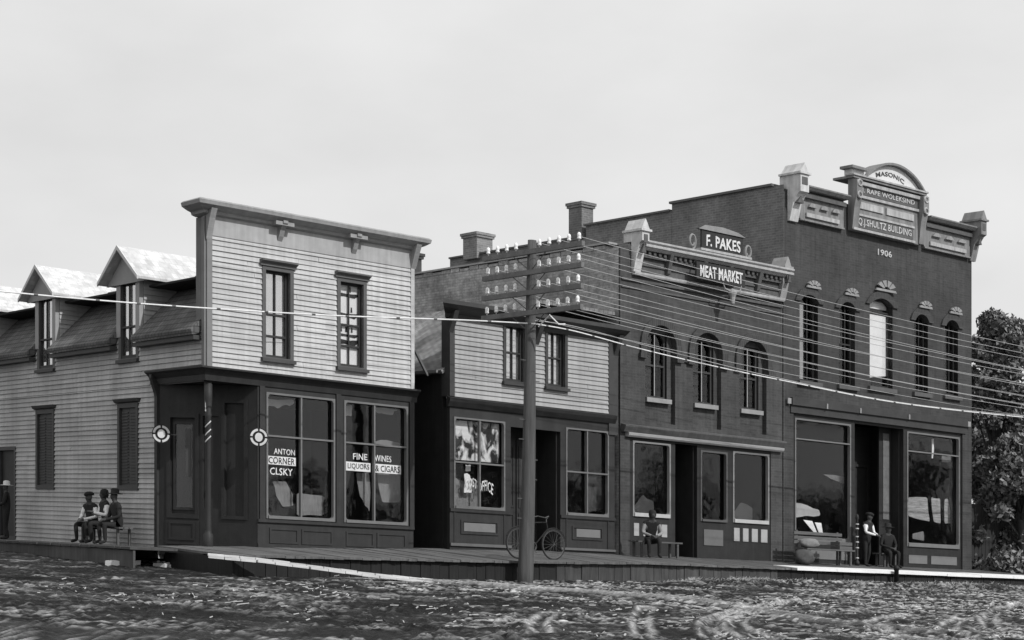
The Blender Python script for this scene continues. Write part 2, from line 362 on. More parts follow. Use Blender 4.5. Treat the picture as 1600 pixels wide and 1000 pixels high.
RT = [[(1258, 937), (1205, 950), (1165, 962), (1150, 974), (1172, 988), (1195, 999)], [(1232, 941), (1165, 955), (1118, 974), (1130, 990), (1150, 999)], [(1640, 937), (1580, 948), (1546, 962), (1548, 978), (1572, 991), (1610, 999)],
      [(1500, 968), (1480, 980), (1498, 992), (1520, 999)], [(1165, 952), (1120, 966), (1104, 980), (1112, 998)], [(1010, 950), (1000, 970), (1006, 992)], [(860, 960), (840, 975), (846, 992)], [(1420, 960), (1360, 975), (1400, 992)]]
RUTS = [([gpt(*q) for q in r], .1) for r in RT]+[([(-9, 33), (-3, 31.5), (3, 31), (9, 29.5)], .08), ([(-9, 30.5), (-3, 29.3), (3, 28.6), (9, 27.6)], .08), ([(-8, 28), (-2, 27), (4, 26.6), (10, 26)], .07)]
def seg_dist(X, Y, pts):
    d = np.full(X.shape, 1e9); P = []
    for i in range(len(pts)-1):
        p0 = np.array(pts[max(i-1, 0)]); p1 = np.array(pts[i]); p2 = np.array(pts[i+1]); p3 = np.array(pts[min(i+2, len(pts)-1)])
        for t in np.linspace(0, 1, 7)[:-1]:
            P.append(.5*((2*p1)+(-p0+p2)*t+(2*p0-5*p1+4*p2-p3)*t*t+(-p0+3*p1-3*p2+p3)*t**3))
    P.append(np.array(pts[-1]))
    for a, b in zip(P, P[1:]):
        ab = b-a; t = np.clip(((X-a[0])*ab[0]+(Y-a[1])*ab[1])/(ab@ab), 0, 1)
        d = np.minimum(d, np.hypot(X-a[0]-t*ab[0], Y-a[1]-t*ab[1]))
    return d
def ground_z(X, Y, detail=True):
    X = np.asarray(X, float); Y = np.asarray(Y, float); z = base_ground(X, Y)
    # local frame of the street fronts
    rx, ry = X-C0.x, Y-C0.y; n1 = -(rx*D2.x+ry*D2.y); u1 = rx*D1.x+ry*D1.y
    near = ((Y > 20) & (Y < 62) & (np.abs(X) < 40)).astype(float)
    ditch = np.exp(-((n1-3.6)/.8)**2)*np.clip(1-np.abs(u1-6)/7, 0, 1); z = z-.14*ditch
    bank = np.exp(-((n1-4.1)/.55)**2)*np.clip((u1-9.5)/2, 0, 1)*np.clip((26-u1)/3, 0, 1); z = z+.13*bank
    if detail:
        f = (.08*(vnoise(X*.5, Y*.7, 1)-.5)+.06*(vnoise(X*1.2, Y*1.8, 2)-.5)+.05*(vnoise(X*3., Y*4.2, 3)-.5)+.03*(vnoise(X*8, Y*8, 4)-.5))
        cl = np.maximum(0, vnoise(X*4.2+7, Y*3.4, 5)*vnoise(X*9+1, Y*7, 6)-.42)*.16
        amp = .45+1.0*vnoise(X*.35, Y*.3, 9)
        pd = seg_dist(X, Y, PATH); pm = np.clip(1-pd/.4, 0, 1)**.7
        inb = np.clip((n1-2.6)/.6, 0, 1)+((n1 < 0)|(u1 < -1)).astype(float); inb = np.clip(inb, 0, 1)
        gr = .045*(vnoise(X*9, Y*9, 14)-.5)+.06*(vnoise(X*19, Y*15, 15)-.5)
        z = z+near*inb*amp*(f*.5+cl*.6+gr*.8)*(1-.8*pm)+.09*pm*near*np.clip((9-X)/4, .25, 1)
        for pts, dp in RUTS:
            d = seg_dist(X, Y, pts)+.12*(vnoise(X*3, Y*3, 21)-.5); z = z+near*dp*(.45 if dp > .085 else .4)*(.3+vnoise(X*1.3, Y*1.3, 22))*(-np.exp(-(d/.09)**2)+.7*np.exp(-((d-.2)/.08)**2))
    far = np.maximum(np.abs(X)-40, 0)*np.sign(X); z = z+KSH*far
    return z
def axis(lo, hi, step, ext, grow=1.25):
    a = list(np.arange(lo, hi, step)); s = step; x = a[-1]
    while x < ext[1]: s *= grow; x += s; a.append(x)
    s = step; x = a[0]; pre = []
    while x > ext[0]: s *= grow; x -= s; pre.append(x)
    return np.array(pre[::-1]+a)
xs = axis(-13, 15.5, .05, (-900, 900)); ys = np.concatenate([axis(23, 39, .06, (-150, 38.9)), axis(39.05, 52, .12, (39.04, 1500))])
ys = np.unique(np.round(ys, 4)); ys = ys[np.concatenate([[True], np.diff(ys) > .02])]
GX, GY = np.meshgrid(xs, ys); GZ = ground_z(GX, GY)
me = bpy.data.meshes.new('ground'); nv = GX.size; ny, nx = GX.shape
me.vertices.add(nv); me.vertices.foreach_set('co', np.stack([GX.ravel(), GY.ravel(), GZ.ravel()], 1).ravel())
idx = np.arange(nv).reshape(ny, nx); q = np.stack([idx[:-1, :-1], idx[:-1, 1:], idx[1:, 1:], idx[1:, :-1]], -1).reshape(-1, 4)
me.loops.add(q.size); me.loops.foreach_set('vertex_index', q.ravel()); me.polygons.add(len(q))
me.polygons.foreach_set('loop_start', np.arange(len(q))*4); me.polygons.foreach_set('loop_total', np.full(len(q), 4)); me.update(calc_edges=True)
def mud_mat():
    m = bpy.data.materials.new('churned_mud'); m.use_nodes = True; n, l = m.node_tree.nodes, m.node_tree.links; b = n['Principled BSDF']
    tc = n.new('ShaderNodeTexCoord')
    def noise(sc, det, st=(1, 1, 1)):
        mp = n.new('ShaderNodeMapping'); mp.inputs['Scale'].default_value = st; l.new(tc.outputs['Object'], mp.inputs[0])
        q = n.new('ShaderNodeTexNoise'); q.inputs['Scale'].default_value = sc; q.inputs['Detail'].default_value = det; q.inputs['Roughness'].default_value = .7; l.new(mp.outputs[0], q.inputs[0]); return q.outputs[0]
    def rng2(x, a, bb, c, d):
        r = n.new('ShaderNodeMapRange'); r.inputs[1].default_value = a; r.inputs[2].default_value = bb; r.inputs[3].default_value = c; r.inputs[4].default_value = d; l.new(x, r.inputs[0]); return r.outputs[0]
    def op(o, x, y):
        q = n.new('ShaderNodeMath'); q.operation = o; l.new(x, q.inputs[0]); l.new(y, q.inputs[1]); return q.outputs[0]
    a = rng2(noise(1.3, 8, (.5, .8, 1)), .42, .6, .006, .022); c = rng2(noise(9, 9, (.4, 1, 1)), .54, .68, 0, .2); d = rng2(noise(.9, 5, (.5, .7, 1)), .42, .62, .03, 1.2)
    dr = n.new('ShaderNodeAttribute'); dr.attribute_name = 'dry'; dn = op('MULTIPLY', dr.outputs['Fac'], rng2(noise(9, 6), .35, .65, .18, .6))  # dry mud together with the painted sun glints
    l.new(op('ADD', op('ADD', a, op('MULTIPLY', c, d)), dn), b.inputs['Base Color'])  # pale flecks and clod tops paint sun glints into the mud colour
    l.new(rng2(noise(1.1, 4), .4, .6, .5, .95), b.inputs['Roughness'])
    bu = n.new('ShaderNodeBump'); bu.inputs['Strength'].default_value = 1; bu.inputs['Distance'].default_value = .08; l.new(noise(16, 9), bu.inputs['Height']); l.new(bu.outputs[0], b.inputs['Normal'])
    b.inputs['Specular IOR Level'].default_value = .25
    return m
dry = np.clip(1-seg_dist(GX, GY, PATH)/.38, 0, 1)**.5*np.clip((8-GX)/6, .35, 1)
for pts, dp in RUTS: dry = np.maximum(dry, (1.2 if dp > .085 else .6)*np.exp(-((seg_dist(GX, GY, pts)-.13)/.05)**2)*np.clip(vnoise(GX*2.5, GY*2.5, 23)*2-(.1 if dp > .085 else .4), 0, 1))
gg = .5*vnoise(GX*9, GY*9, 14)+.5*vnoise(GX*19, GY*15, 15); pt = np.clip((vnoise(GX*.55, GY*.9, 40)*.5+vnoise(GX*1.6, GY*2.2, 41)*.6-.38+GX*.014)*1.8, 0, 1)
dry = np.maximum(dry, np.clip((gg-.56)*7, 0, 1)*pt*1.7)  # dry clod tops, made paler still as if catching the sun
at = me.attributes.new('dry', 'FLOAT', 'POINT'); at.data.foreach_set('value', dry.ravel())  # dry mud plus clod tops painted as sunlit
me.materials.append(mud_mat()); g = bpy.data.objects.new('ground', me); COL.objects.link(g); tag(g, kind='structure')
def gz(x, y): return float(ground_z(np.array([x]), np.array([y]))[0])
# plank crossing from the corner down to the street
m = MB(); pp = [Vector(((px-800)/FPX*Y, Y, (HOR+KSH*(px-800)-y)/FPX*Y)) for px, y, Y in ((325, 866, 34.7), (400, 873, 34.9), (480, 883, 35.2), (560, 894, 35.6), (640, 903, 36.0), (700, 909, 36.1))]
pp2 = []
for a, b in zip(pp, pp[1:]):
    for t in (0, .34, .67): pp2.append(a.lerp(b, t))
pp2.append(pp[-1])
for k in (-.2, .12):
    for a, b in zip(pp2, pp2[1:]):
        d = (b-a); nrm = Vector((-d.y, d.x, 0)).normalized(); e = nrm*random.uniform(.08, .11); o = nrm*(k+random.uniform(-.008, .008))+ZV*((.02 if k > 0 else -.02)+random.uniform(-.004, .004)); b2 = a.lerp(b, random.uniform(.94, .99)); w1, w2 = ZV*random.uniform(-.008, .008), ZV*random.uniform(-.008, .008)
        m.prism([a+o-e-ZV*.05, b2+o-e-ZV*.05, b2+o+e-ZV*.05, a+o+e-ZV*.05], [a+o-e+w1, b2+o-e+w2, b2+o+e, a+o+e+w2])
tag(m.build('plank_crossing', M('bleached_plank', .6, .25, 4, stretch=(.5, 4, 1), blot=.2)), kind='structure')
# boardwalk
def bw_edge(u): return float(np.interp(u, [-2.2, 0, 5, 8, 10.5, 40], [-.5, -.46, -.40, -.35, -.29, -.28]))
def bw_base(u): return float(np.interp(u, [-2.2, 0, 5.6, 9, 40], [-.40, -.36, -.2, -.13, -.13]))
def bwz(u, n): t = min(max(n/3., 0), 1); return bw_base(u)*(1-t)+bw_edge(u)*t
def walk(lo, hi, name, mat, step=.24, gap=.012, n0=-.3, n1=3.0, lift=0):
    m = MB()
    for a in np.arange(lo, hi, step):
        b = a+step-gap; dz = random.uniform(-.006, .006)
        P = [(a, n0), (b, n0), (b, n1+random.uniform(-.015, .02)), (a, n1)]
        top = [F1.p(u, n, bwz(u, n)+dz+lift) for u, n in P]; m.prism([v-ZV*(.05+lift) for v in top], top)
    tag(m.build(name, mat), kind='structure')
walk(-1.0, 15.2, 'boardwalk', M('boardwalk_plank', .12, .35, 2.5, stretch=(4, .4, 1), bump=.4, blot=.15))
walk(15.2, 15.9, 'boardwalk', M('boardwalk_plank', .12)); walk(15.9, 36, 'boardwalk', M('boardwalk_plank', .12), n1=2.1)
walk(15.9, 36, 'pale_kerb', M('pale_flagstone', .8, .08, 3, blot=.05), 1.6, .01, n0=2.15, lift=.015)
m = MB(); mi_ = lambda a: 1 if (a < 7.6 or a > 15.2) else 0  # skirt shade painted into darker boards, left of the pole and under the kerb
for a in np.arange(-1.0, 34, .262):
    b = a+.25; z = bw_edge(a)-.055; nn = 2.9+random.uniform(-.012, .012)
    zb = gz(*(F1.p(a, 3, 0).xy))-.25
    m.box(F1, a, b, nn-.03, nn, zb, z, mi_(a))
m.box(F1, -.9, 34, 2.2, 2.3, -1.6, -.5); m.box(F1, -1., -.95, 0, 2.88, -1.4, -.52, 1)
tag(m.build('boardwalk_skirt', [plankF, M('shade_painted_board', .018, .4, 3, stretch=(6, .5, 1))]), kind='structure')
m = MB()       # side-street boardwalk
for a in np.arange(-.6, 16, .25):
    z = -.43-.006*a; m.box(F2, a, a+.238, .0, 2.1+random.uniform(-.02, .02), z-.05+random.uniform(-.004, .004), z)
m.box(F2, -.6, 16, 2.0, 2.05, -1.4, -.5)
tag(m.build('side_boardwalk', M('boardwalk_plank', .2)) if 0 else m.build('side_boardwalk', M('side_plank', .07, .3, 2.5, stretch=(4, .4, 1), blot=.2)), kind='structure')
# ================================================================== BUILDING A: corner saloon
A = empty('corner_saloon', F1.p(2.8, 0, -.35), 'white clapboard corner saloon with false front and dormers along its side street wall', 'building')
HA = [(1.49, 2.13, 3.97, 5.93), (3.49, 4.13, 3.97, 5.93)]
ZB, ZT = 3.60, 6.50
m = MB(); siding(m, F1, (.13, 5.5), ZB, ZT, [(h[0]-.09, h[1]+.09, h[2]-.03, h[3]+.09) for h in HA])
wallgrid(m, F1, .0, 5.6, ZB-.02, 7.0, -.16, -.001, HA)
m.build('front_wall', sidA, A)
m = MB(); m.box(F1, 0, .13, 0, .045, ZB, 6.9); m.box(F2, .0, .13, -.001, .045, ZB, 6.9); m.build('corner_board', M('corner_board_gray', .2, .1), A)
m = MB(); m.box(F1, 5.5, 5.6, 0, .045, ZB, 6.9); m.build('corner_board', sidA, A)
m = MB(); m.box(F2, .131, .46, -.3, -.002, 4.4, 6.92); m.box(F1, .3, 5.59, -.46, -.17, 6.2, 6.92); m.build('front_return', M('return_board_gray', .17, .12, streak=.2), A)
m = MB(); m.box(F1, .131, 5.499, .0, .03, ZT, 7.02); m.build('frieze', frieze, A)
# cornice, mitred round the corner at the left
def cornice(par, fr, prof, u0, u1, mat, name='cornice', mitre0=0, mitre1=0):
    m = MB(); m.prism([fr.p(u0-n*mitre0, n, z) for n, z in prof], [fr.p(u1+n*mitre1, n, z) for n, z in prof]); return m.build(name, mat, par)
prof = [(.031, 6.93), (.12, 6.96), (.14, 7.02), (.22, 7.05), (.34, 7.12), (.36, 7.2), (.31, 7.24), (-.17, 7.26), (-.17, 6.93)]
ca = cornice(A, F1, prof, 0, 5.6, corn, mitre0=1, mitre1=.8)
m = MB(); pr = [(n, z-.001) for n, z in prof[:-2]]+[(-.1, 7.25), (-.1, 6.929)]
m.prism([F2.p(-n, n, z) for n, z in pr], [F2.p(.42+max(n, 0)*.2, n, z) for n, z in pr]); m.build('cornice_return', corn, ca)
for u in (1.86, 3.86):
    m = MB(); m.nz(F1, [(.031, 6.98), (.3, 7.06), (.3, 7.0), (.16, 6.86), (.1, 6.72), (.031, 6.62)], u-.06, u+.06); m.box(F1, u-.24, u+.24, .032, .27, 6.95, 7.035); m.build('bracket', corn, ca)
m = MB(); m.nz(F1, [(.046, 6.98), (.3, 7.06), (.2, 6.85), (.09, 6.55), (.046, 6.4)], -.02, .12); m.build('bracket', corn, ca)
m = MB(); m.nz(F1, [(.046, 6.98), (.3, 7.06), (.2, 6.85), (.09, 6.6), (.046, 6.5)], 5.5, 5.64); m.build('bracket', corn, ca)
wd = [(ALLF, shade)]
f = window(A, F1, *HA[0], glm=GLS, curtain=wd, bars_z=(.5, .25), frame_m=M('window_gray', .07, .15), hood=.13, hood_m=M('hood_gray', .13, .15), casm=M('casing_gray', .1, .15))
f['label'] = 'left upper window with plain white shade'
# second window: ragged lace with dark folds
f = window(A, F1, *HA[1], curtain=wd, bars_z=(.5, .25), frame_m=M('window_gray', .07), hood=.13, hood_m=M('hood_gray', .13), casm=M('casing_gray', .1))
f['label'] = 'right upper window with goods stacked on cross shelves'
m = MB(); u0, u1, z0, z1 = HA[1]; fw = u1-u0; fh = z1-z0
for zc, hh in ((.86, .025), (.62, .03), (.38, .02), (.30, .035)):
    m.uz(F1, [(u0+.03, z0+fh*(zc-hh)), (u0+fw*.35, z0+fh*(zc-hh*.6)), (u0+fw*.8, z0+fh*(zc-hh*1.1)), (u1-.03, z0+fh*zc), (u1-.05, z0+fh*(zc+hh)), (u0+fw*.5, z0+fh*(zc+hh*.6)), (u0+.03, z0+fh*(zc+hh))], -.152, -.144)
for k in range(6):
    a = u0+.06+random.random()*.45; zc = z0+fh*random.choice((.66, .9, .42)); m.uz(F1, [(a, zc), (a+.05, zc), (a+.04, zc+.12), (a+.01, zc+.12)], -.152, -.144)
m.build('goods', inter, f)
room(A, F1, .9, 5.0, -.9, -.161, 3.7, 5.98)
# cornice belt over the storefront
bprof = [(-.1, 3.30), (.03, 3.30), (.05, 3.42), (.14, 3.52), (.2, 3.56), (.2, 3.60), (-.1, 3.60)]
m = MB(); m.prism([F1.p(-n, n, z) for n, z in bprof], [F1.p(5.68, n, z) for n, z in bprof])
m.prism([F2.p(-n, n, z+.002) for n, z in bprof], [F2.p(2.55, n, z+.002) for n, z in bprof]); m.build('belt_cornice', store, A)
m = MB(); m.nz(F2, [(.0, 3.3), (.18, 3.52), (.18, 3.44), (.06, 3.1), (0, 2.8)], 2.24, 2.36); m.build('bracket', store, A)
# storefront wall
SW = [(1.52, 3.36, .33, 3.18), (3.61, 5.43, .33, 3.18)]
m = MB(); wallgrid(m, F1, 1.30, 5.6, -.6, 3.31, -.12, 0, SW)
for a, b in ((1.60, 2.37), (2.45, 3.3), (3.66, 4.45), (4.53, 5.38)): ring(m, F1, a+.05, b-.05, -.18, .08, .045, -.001, .022)
m.box(F1, 1.3, 5.6, .0, .05, .24, .31); m.box(F1, 1.3, 5.6, .0, .03, -.6, -.24)
for u in (1.34, 3.38, 5.47): m.box(F1, u, u+.13, 0, .04, .31, 3.30)
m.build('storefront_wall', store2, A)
def W(fr, px, py, off=0):   # plane coordinates read from the plate's geometry
    ox, oy = fr.o.x+fr.n.x*off, fr.o.y+fr.n.y*off; r = (px-800)/FPX
    u = (r*oy-ox)/(fr.u.x-r*fr.u.y); Y = oy+fr.u.y*u; return (u, (HOR+KSH*(px-800)-py)/FPX*Y)
def poly(fr, pts, off=0): return [W(fr, x, y, off) for x, y in pts]
o = -.2
w1 = storewin(A, F1, *SW[0], (2.45,), (2.2,), curtain=[
    (poly(F1, [(431, 752), (452, 752), (463, 772), (464, 790), (447, 792), (437, 775)], o), dull_shape, .3),  # dull gray shapes set behind the panes
    (poly(F1, [(470, 770), (513, 775), (512, 806), (470, 806)], o), dull_shape, .32),
    (poly(F1, [(416, 622), (464, 624), (463, 632), (452, 632), (440, 638), (428, 634), (416, 632)], o), M('painted_sky_patch', .5), .3)])  # bright sky reflections painted as sheets behind the upper panes
w1['label'] = 'display window lettered CORNER on a white band'
w2 = storewin(A, F1, *SW[1], (4.47,), (2.2,), curtain=[
    (poly(F1, [(562, 738), (583, 738), (583, 800), (576, 790), (568, 775)], o), dull_shape, .3),
    (poly(F1, [(596, 738), (632, 738), (632, 785), (604, 785), (598, 760)], o), dull_shape, .32),
    (poly(F1, [(538, 632), (556, 633), (555, 650), (546, 649), (538, 652)], o), M('painted_sky_patch', .5), .3),  # pale sheet painted as sky reflected in the upper pane
    (poly(F1, [(588, 636), (628, 640), (620, 648), (610, 647), (596, 645)], o), M('painted_sky_patch', .5), .32),
    (poly(F1, [(592, 690), (610, 687), (632, 692), (632, 696), (592, 695)], o), dull_shape, .33)])
w2['label'] = 'display window lettered FINE WINES above a white band'
def sign_text(par, fr, band=None, words=(), n=-.095):
    m = MB()
    if band:
        for b in band: m.box(fr, b[0], b[1], n-.004, n-.001, b[2], b[3])
    for t, u0, u1, z0, z1, inv, *ar in words:
        text(m, fr, t, u0, u1, z0, z1, n+.001 if inv else n-.004, .003, mi=1 if inv else 0, arch=ar[0] if ar else 0, bold=.012)
    return m.build('lettering', [white, black], par)
sign_text(w1, F1, [(1.60, 2.36, 1.56, 1.75)], [('ANTON', 1.78, 2.34, 1.80, 1.93, 0), ('CORNER', 1.64, 2.33, 1.58, 1.73, 1), ('CLSKY', 1.68, 2.28, 1.33, 1.49, 0)])
sign_text(w2, F1, [(3.70, 4.42, 1.55, 1.76), (4.52, 5.3, 1.55, 1.76)], [('FINE', 3.93, 4.33, 1.82, 1.97, 0), ('WINES', 4.54, 5.02, 1.82, 1.97, 0), ('LIQUORS', 3.78, 4.38, 1.58, 1.73, 1), ('& CIGARS', 4.56, 5.26, 1.58, 1.73, 1)])
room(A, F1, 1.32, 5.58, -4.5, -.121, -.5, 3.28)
# recessed corner entrance
P0 = F1.p(1.30, -.02, 0); P1 = F2.p(2.22, -.02, 0); dv = (P1-P0); LD = dv.length; dv = -dv.normalized()
FD = Fr(P1, dv, Vector((dv.y, -dv.x, 0)))        # u from the side wall to the front, n to the street
dh = [(.30, .95, .35, 2.55), (1.72, 2.22, .35, 2.9), (1.14, 1.56, .5, 2.6)]
m = MB(); wallgrid(m, FD, 0, LD, -.6, 3.3, -.1, 0, dh); ring(m, FD, .3, .95, .35, 2.55, .1, 0, .03, wb=.1); ring(m, FD, 1.72, 2.22, .35, 2.9, .08, 0, .03)
m.box(FD, .18, 1.04, .0, .03, -.35, .2); ring(m, FD, .32, .9, -.2, .12, .05, .03, .05)
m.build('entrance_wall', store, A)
m = MB(); m.box(FD, .28, .97, -.1, -.06, .33, 2.57); m.box(FD, 1.7, 2.24, -.1, -.06, .33, 2.92); m.box(FD, 1.1, 1.6, -.1, -.06, .4, 2.7)
dr = m.build('door', store, A)
m = MB(); ring(m, FD, .4, .85, .5, 2.4, .06, -.058, -.03); m.build('door_frame', store2, dr)
m = MB(); m.box(FD, .4, .85, -.055, -.05, .5, 2.4); m.build('pane', glass(), dr)
m = MB(); m.box(FD, .66, .8, -.049, -.045, 1.2, 2.3); m.build('curtain', M('painted_dim_reflection', .09), dr)  # strip painted as a dim reflection in the door glass
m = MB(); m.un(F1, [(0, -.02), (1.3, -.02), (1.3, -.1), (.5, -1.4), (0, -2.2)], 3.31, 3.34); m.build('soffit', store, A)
m = MB(); cc = F1.p(.12, -.12, 0)
m.lathe(cc, [(.11, -.6), (.11, -.1), (.075, -.05), (.075, .0), (.065, .6), (.065, 2.5), (.08, 2.55), (.065, 2.6), (.09, 2.9), (.09, 3.31)], 14)
m.build('corner_column', store2, A, smooth=True)
m = MB()
for z0 in (2.28, 2.1, 1.95):
    pts = [cc+Vector((math.cos(a)*.07, math.sin(a)*.07, z0+(a+2.4)*.07)) for a in np.linspace(-2.5, -.5, 8)]; m.tube(pts, .014, 5)
m.tube([cc+Vector((-.05, -.055, 2.62)), cc+Vector((-.05, -.055, 2.95))], .012, 5)
m.build('column_stripe', M('faded_white', .55), A)
# side wall with dormers
EV = 4.53; SL = 15.5
LW = [(3.2, 4.24, .87, 2.93), (7.87, 8.97, .87, 2.93)]; DW = [(3.3, 4.1), (7.95, 8.8), (12.6, 13.45)]
holesL = [(h[0], h[1], h[2], h[3]) for h in LW]+[(d[0]-.13, d[1]+.13, 3.9, 4.6) for d in DW]+[(10.3, 11.5, -.5, 2.0)]
m = MB(); siding(m, F2, (2.36, SL), -.5, 3.3, holesL); siding(m, F2, lambda z: (.14, SL) if z >= 3.6 else (2.62, SL), 3.3, EV-.1, holesL)
wallgrid(m, F2, 2.25, SL, -.7, 3.3, -.14, -.001, holesL); wallgrid(m, F2, .161, SL, 3.3, EV, -.14, -.001, holesL)
m.build('side_wall', sidL, A)
m = MB(); m.box(F2, 2.23, 2.36, -.05, .045, -.6, 3.3); m.build('corner_board', store, A)
for a, h in enumerate(LW):
    f = MB(); ring(f, F2, h[0]+.1, h[1]-.1, h[2]+.1, h[3]-.12, .11, -.04, .05); f.nz(F2, [(0, h[3]-.02), (.1, h[3]+.02), (.13, h[3]+.09), (0, h[3]+.1)], h[0]-.1, h[1]+.1)
    ff = f.build('side_window', trimD, A)
    f = MB()
    for k in range(2):
        ua = h[0]+.1+k*(h[1]-h[0]-.2)/2; ub = ua+(h[1]-h[0]-.2)/2-.01
        f.box(F2, ua, ub, -.03, -.01, h[2]+.1, h[3]-.12); 
        for s_ in range(24):
            zc = h[2]+.16+s_*.072
            if zc < h[3]-.2: f.box(F2, ua+.05, ub-.05, -.012, .012, zc, zc+.03)
    f.build('shutter', trimD, ff)
m = MB(); ring(m, F2, 10.4, 11.4, -.4, 1.9, .1, -.04, .04); m.build('side_door', trimD, A)
m = MB(); m.box(F2, 10.3, 11.5, -.1, -.05, -.5, 2.0); m.build('door', store, A)
# mansard slope
RS = (6.0-EV)/1.35
m = MB(); rp = [(.22, EV-.2), (.24, EV-.1), (-1.3, 6.02), (-1.45, 6.02), (-1.45, 5.9), (0, EV-.15)]
gaps = [(.17, DW[0][0]-.2), (DW[0][1]+.2, DW[1][0]-.2), (DW[1][1]+.2, DW[2][0]-.2), (DW[2][1]+.2, SL)]
for a, b in gaps: m.nz(F2, [(.26, EV-.24), (.28, EV-.12), (-1.35, 6.05), (-1.4, 5.95), (.1, EV-.2)], a, b)
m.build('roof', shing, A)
for a, b in gaps:
    m = MB(); m.box(F2, a, b, -.001, .22, EV-.34, EV-.24); m.build('eave_board', trimD, A)
m = MB(); m.box(F2, .5, SL, -5.6, -1.38, 5.7, 5.98); m.box(F2, 5.0, SL, -5.6, -5.5, -.7, 5.7); m.box(F2, SL-.1, SL, -5.5, -.15, -.7, 5.7); m.build('rear_block', shing, A)
def dormer(d0, d1_, par):
    c = (d0+d1_)/2; hw = (d1_-d0)/2+.63; e = empty('dormer', F2.p(c, 0, 4.0), parent=par)
    fz = 5.93; ap = 6.60
    m = MB()                      # front gable + cheeks
    cas = .13; n0 = .05
    wallgrid(m, F2, d0-.2, d1_+.2, 4.5, fz, -.05, n0-.002, [(d0, d1_, 3.9, 5.84)])
    m.uz(F2, [(c-hw+.1, fz-.08), (c+hw-.1, fz-.08), (c, ap-.06)], -.05, n0-.003)
    m.build('gable_wall', M('gable_paint', .33, .1), e)
    for uu in (d0-.2, d1_+.2-.05):
        m = MB(); m.nz(F2, [(-.06, EV+.05), (-.06, fz), (-2.6, fz), (-1.4, fz)], uu, uu+.05); 
        fc = Fr(F2.p(d0-.2, -.06, 0), -F2.n, -F2.u) if uu < c else None
        m.build('cheek', M('cheek_board', .16, .15, 2.5, stretch=(.35, 6, 1)), e)
        if fc:
            m = MB(); siding(m, fc, lambda z: (0, max(.03, (z-EV-.15)/RS)), EV+.1, fz-.05, (), joints=False, th=.03); m.build('cheek_siding', sidL, e)
    m = MB()
    for sg in (-1, 1):
        q = [(c, ap), (c+sg*hw, fz-.12), (c+sg*hw, fz-.18), (c, ap-.07)]
        m.prism([F2.p(u, .30, z) for u, z in q], [F2.p(u, -2.8, z) for u, z in q])
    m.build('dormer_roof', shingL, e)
    m = MB()
    for sg in (-1, 1):
        q = [(c, ap+.012), (c+sg*(hw+.02), fz-.115), (c+sg*(hw+.02), fz-.2), (c, ap-.1)]
        m.prism([F2.p(u, .30, z) for u, z in q], [F2.p(u, .335, z) for u, z in q])
    m.build('bargeboard', M('bargeboard', .6), e)
    m = MB()
    q = [(c, ap-.1), (c+hw-.02, fz-.2), (c-hw+.02, fz-.2)]
    m.prism([F2.p(u, .06, z) for u, z in q], [F2.p(u, .1, z) for u, z in q]); m.build('gable_board', M('gable_paint', .33), e)
    window(e, F2, d0, d1_, 3.98, 5.84, casing=.12, proud=.03, rec=.03, curtain=wd, bars_z=(.4,), sill=True, casm=M('dormer_casing', .13, .1), frame_m=trimD, st=.06, glm=GLS)
    return e
ds = [dormer(*DW[0], A), dormer(*DW[1], A), dormer(*DW[2], A)]
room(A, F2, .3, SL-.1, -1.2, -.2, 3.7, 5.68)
# round signs (projecting from the entrance posts)
def round_sign(fr, u, z, label):
    c = fr.p(u, .36, z); e = empty('round_sign', c, label, 'sign', 'round signs at the saloon corner')
    v = Vector((-c.x, -c.y, 0)).normalized(); a = ZV.cross(v).normalized()
    m = MB(); m.prism([c+(a*math.cos(t)+ZV*math.sin(t))*.21-v*.03 for t in np.linspace(0, 6.283, 33)[:-1]], [c+(a*math.cos(t)+ZV*math.sin(t))*.21 for t in np.linspace(0, 6.283, 33)[:-1]]); m.build('disc', black, e)
    for q in range(4):
        m = MB()
        t0 = math.pi/2*q+.12+math.pi/4*0; T = np.linspace(t0, t0+math.pi/2-.24, 8)
        for s0, s1 in zip(T, T[1:]):
            P = [c+(a*math.cos(s)+ZV*math.sin(s))*r+v*.002 for s, r in ((s0, .14), (s0, .19), (s1, .19), (s1, .14))]; m.prism(P, [p+v*.006 for p in P])
        m.build('ring_band', M('ring_white', .6), e)
    m = MB(); P = [c+(a*math.cos(t)+ZV*math.sin(t)*1.15)*.085+v*.002 for t in np.linspace(0, 6.283, 21)[:-1]]; m.prism(P, [p+v*.012 for p in P]); m.build('emblem', white, e)
    m = MB(); m.tube([c-v*.03, fr.p(u, -.02, z)], .014, 6); m.build('bracket', metalD, e)
round_sign(F2, 1.40, 2.12, 'round white-ringed sign beside the saloon door, next to the clapboard side wall')
round_sign(F1, 1.12, 2.12, 'round white-ringed sign beside the window lettered CORNER')
# ================================================================== BUILDING B: narrow clapboard post office
B = empty('clapboard_shop', F1.p(9.4, 0, -.1), 'narrow dull clapboard shop with dark cornice between the saloon and the brick meat market', 'building')
HB = [(8.42, 9.02, 4.1, 5.6), (9.79, 10.36, 4.1, 5.62)]
m = MB(); siding(m, F1, (6.81, 11.88), 3.55, 5.5, [(h[0]-.09, h[1]+.09, h[2]-.03, 5.6) for h in HB]); wallgrid(m, F1, 6.69, 12.0, 3.5, 5.72, -.15, -.001, HB); m.build('front_wall', sidB, B)
m = MB(); m.box(F1, 6.66, 6.81, -.3, .045, 3.55, 5.45); m.build('corner_board', trimD, B); m = MB(); m.box(F1, 11.88, 12.2, -.1, .045, 3.0, 5.6); m.build('corner_board', trimD, B)
for h in HB: window(B, F1, *h, glm=GLS, curtain=wd, bars_z=(.48,), frame_m=trimD, sash_m=sash)
bp = [(-.16, 5.46), (.05, 5.46), (.07, 5.56), (.3, 5.66), (.42, 5.74), (.42, 5.84), (-.16, 5.9)]
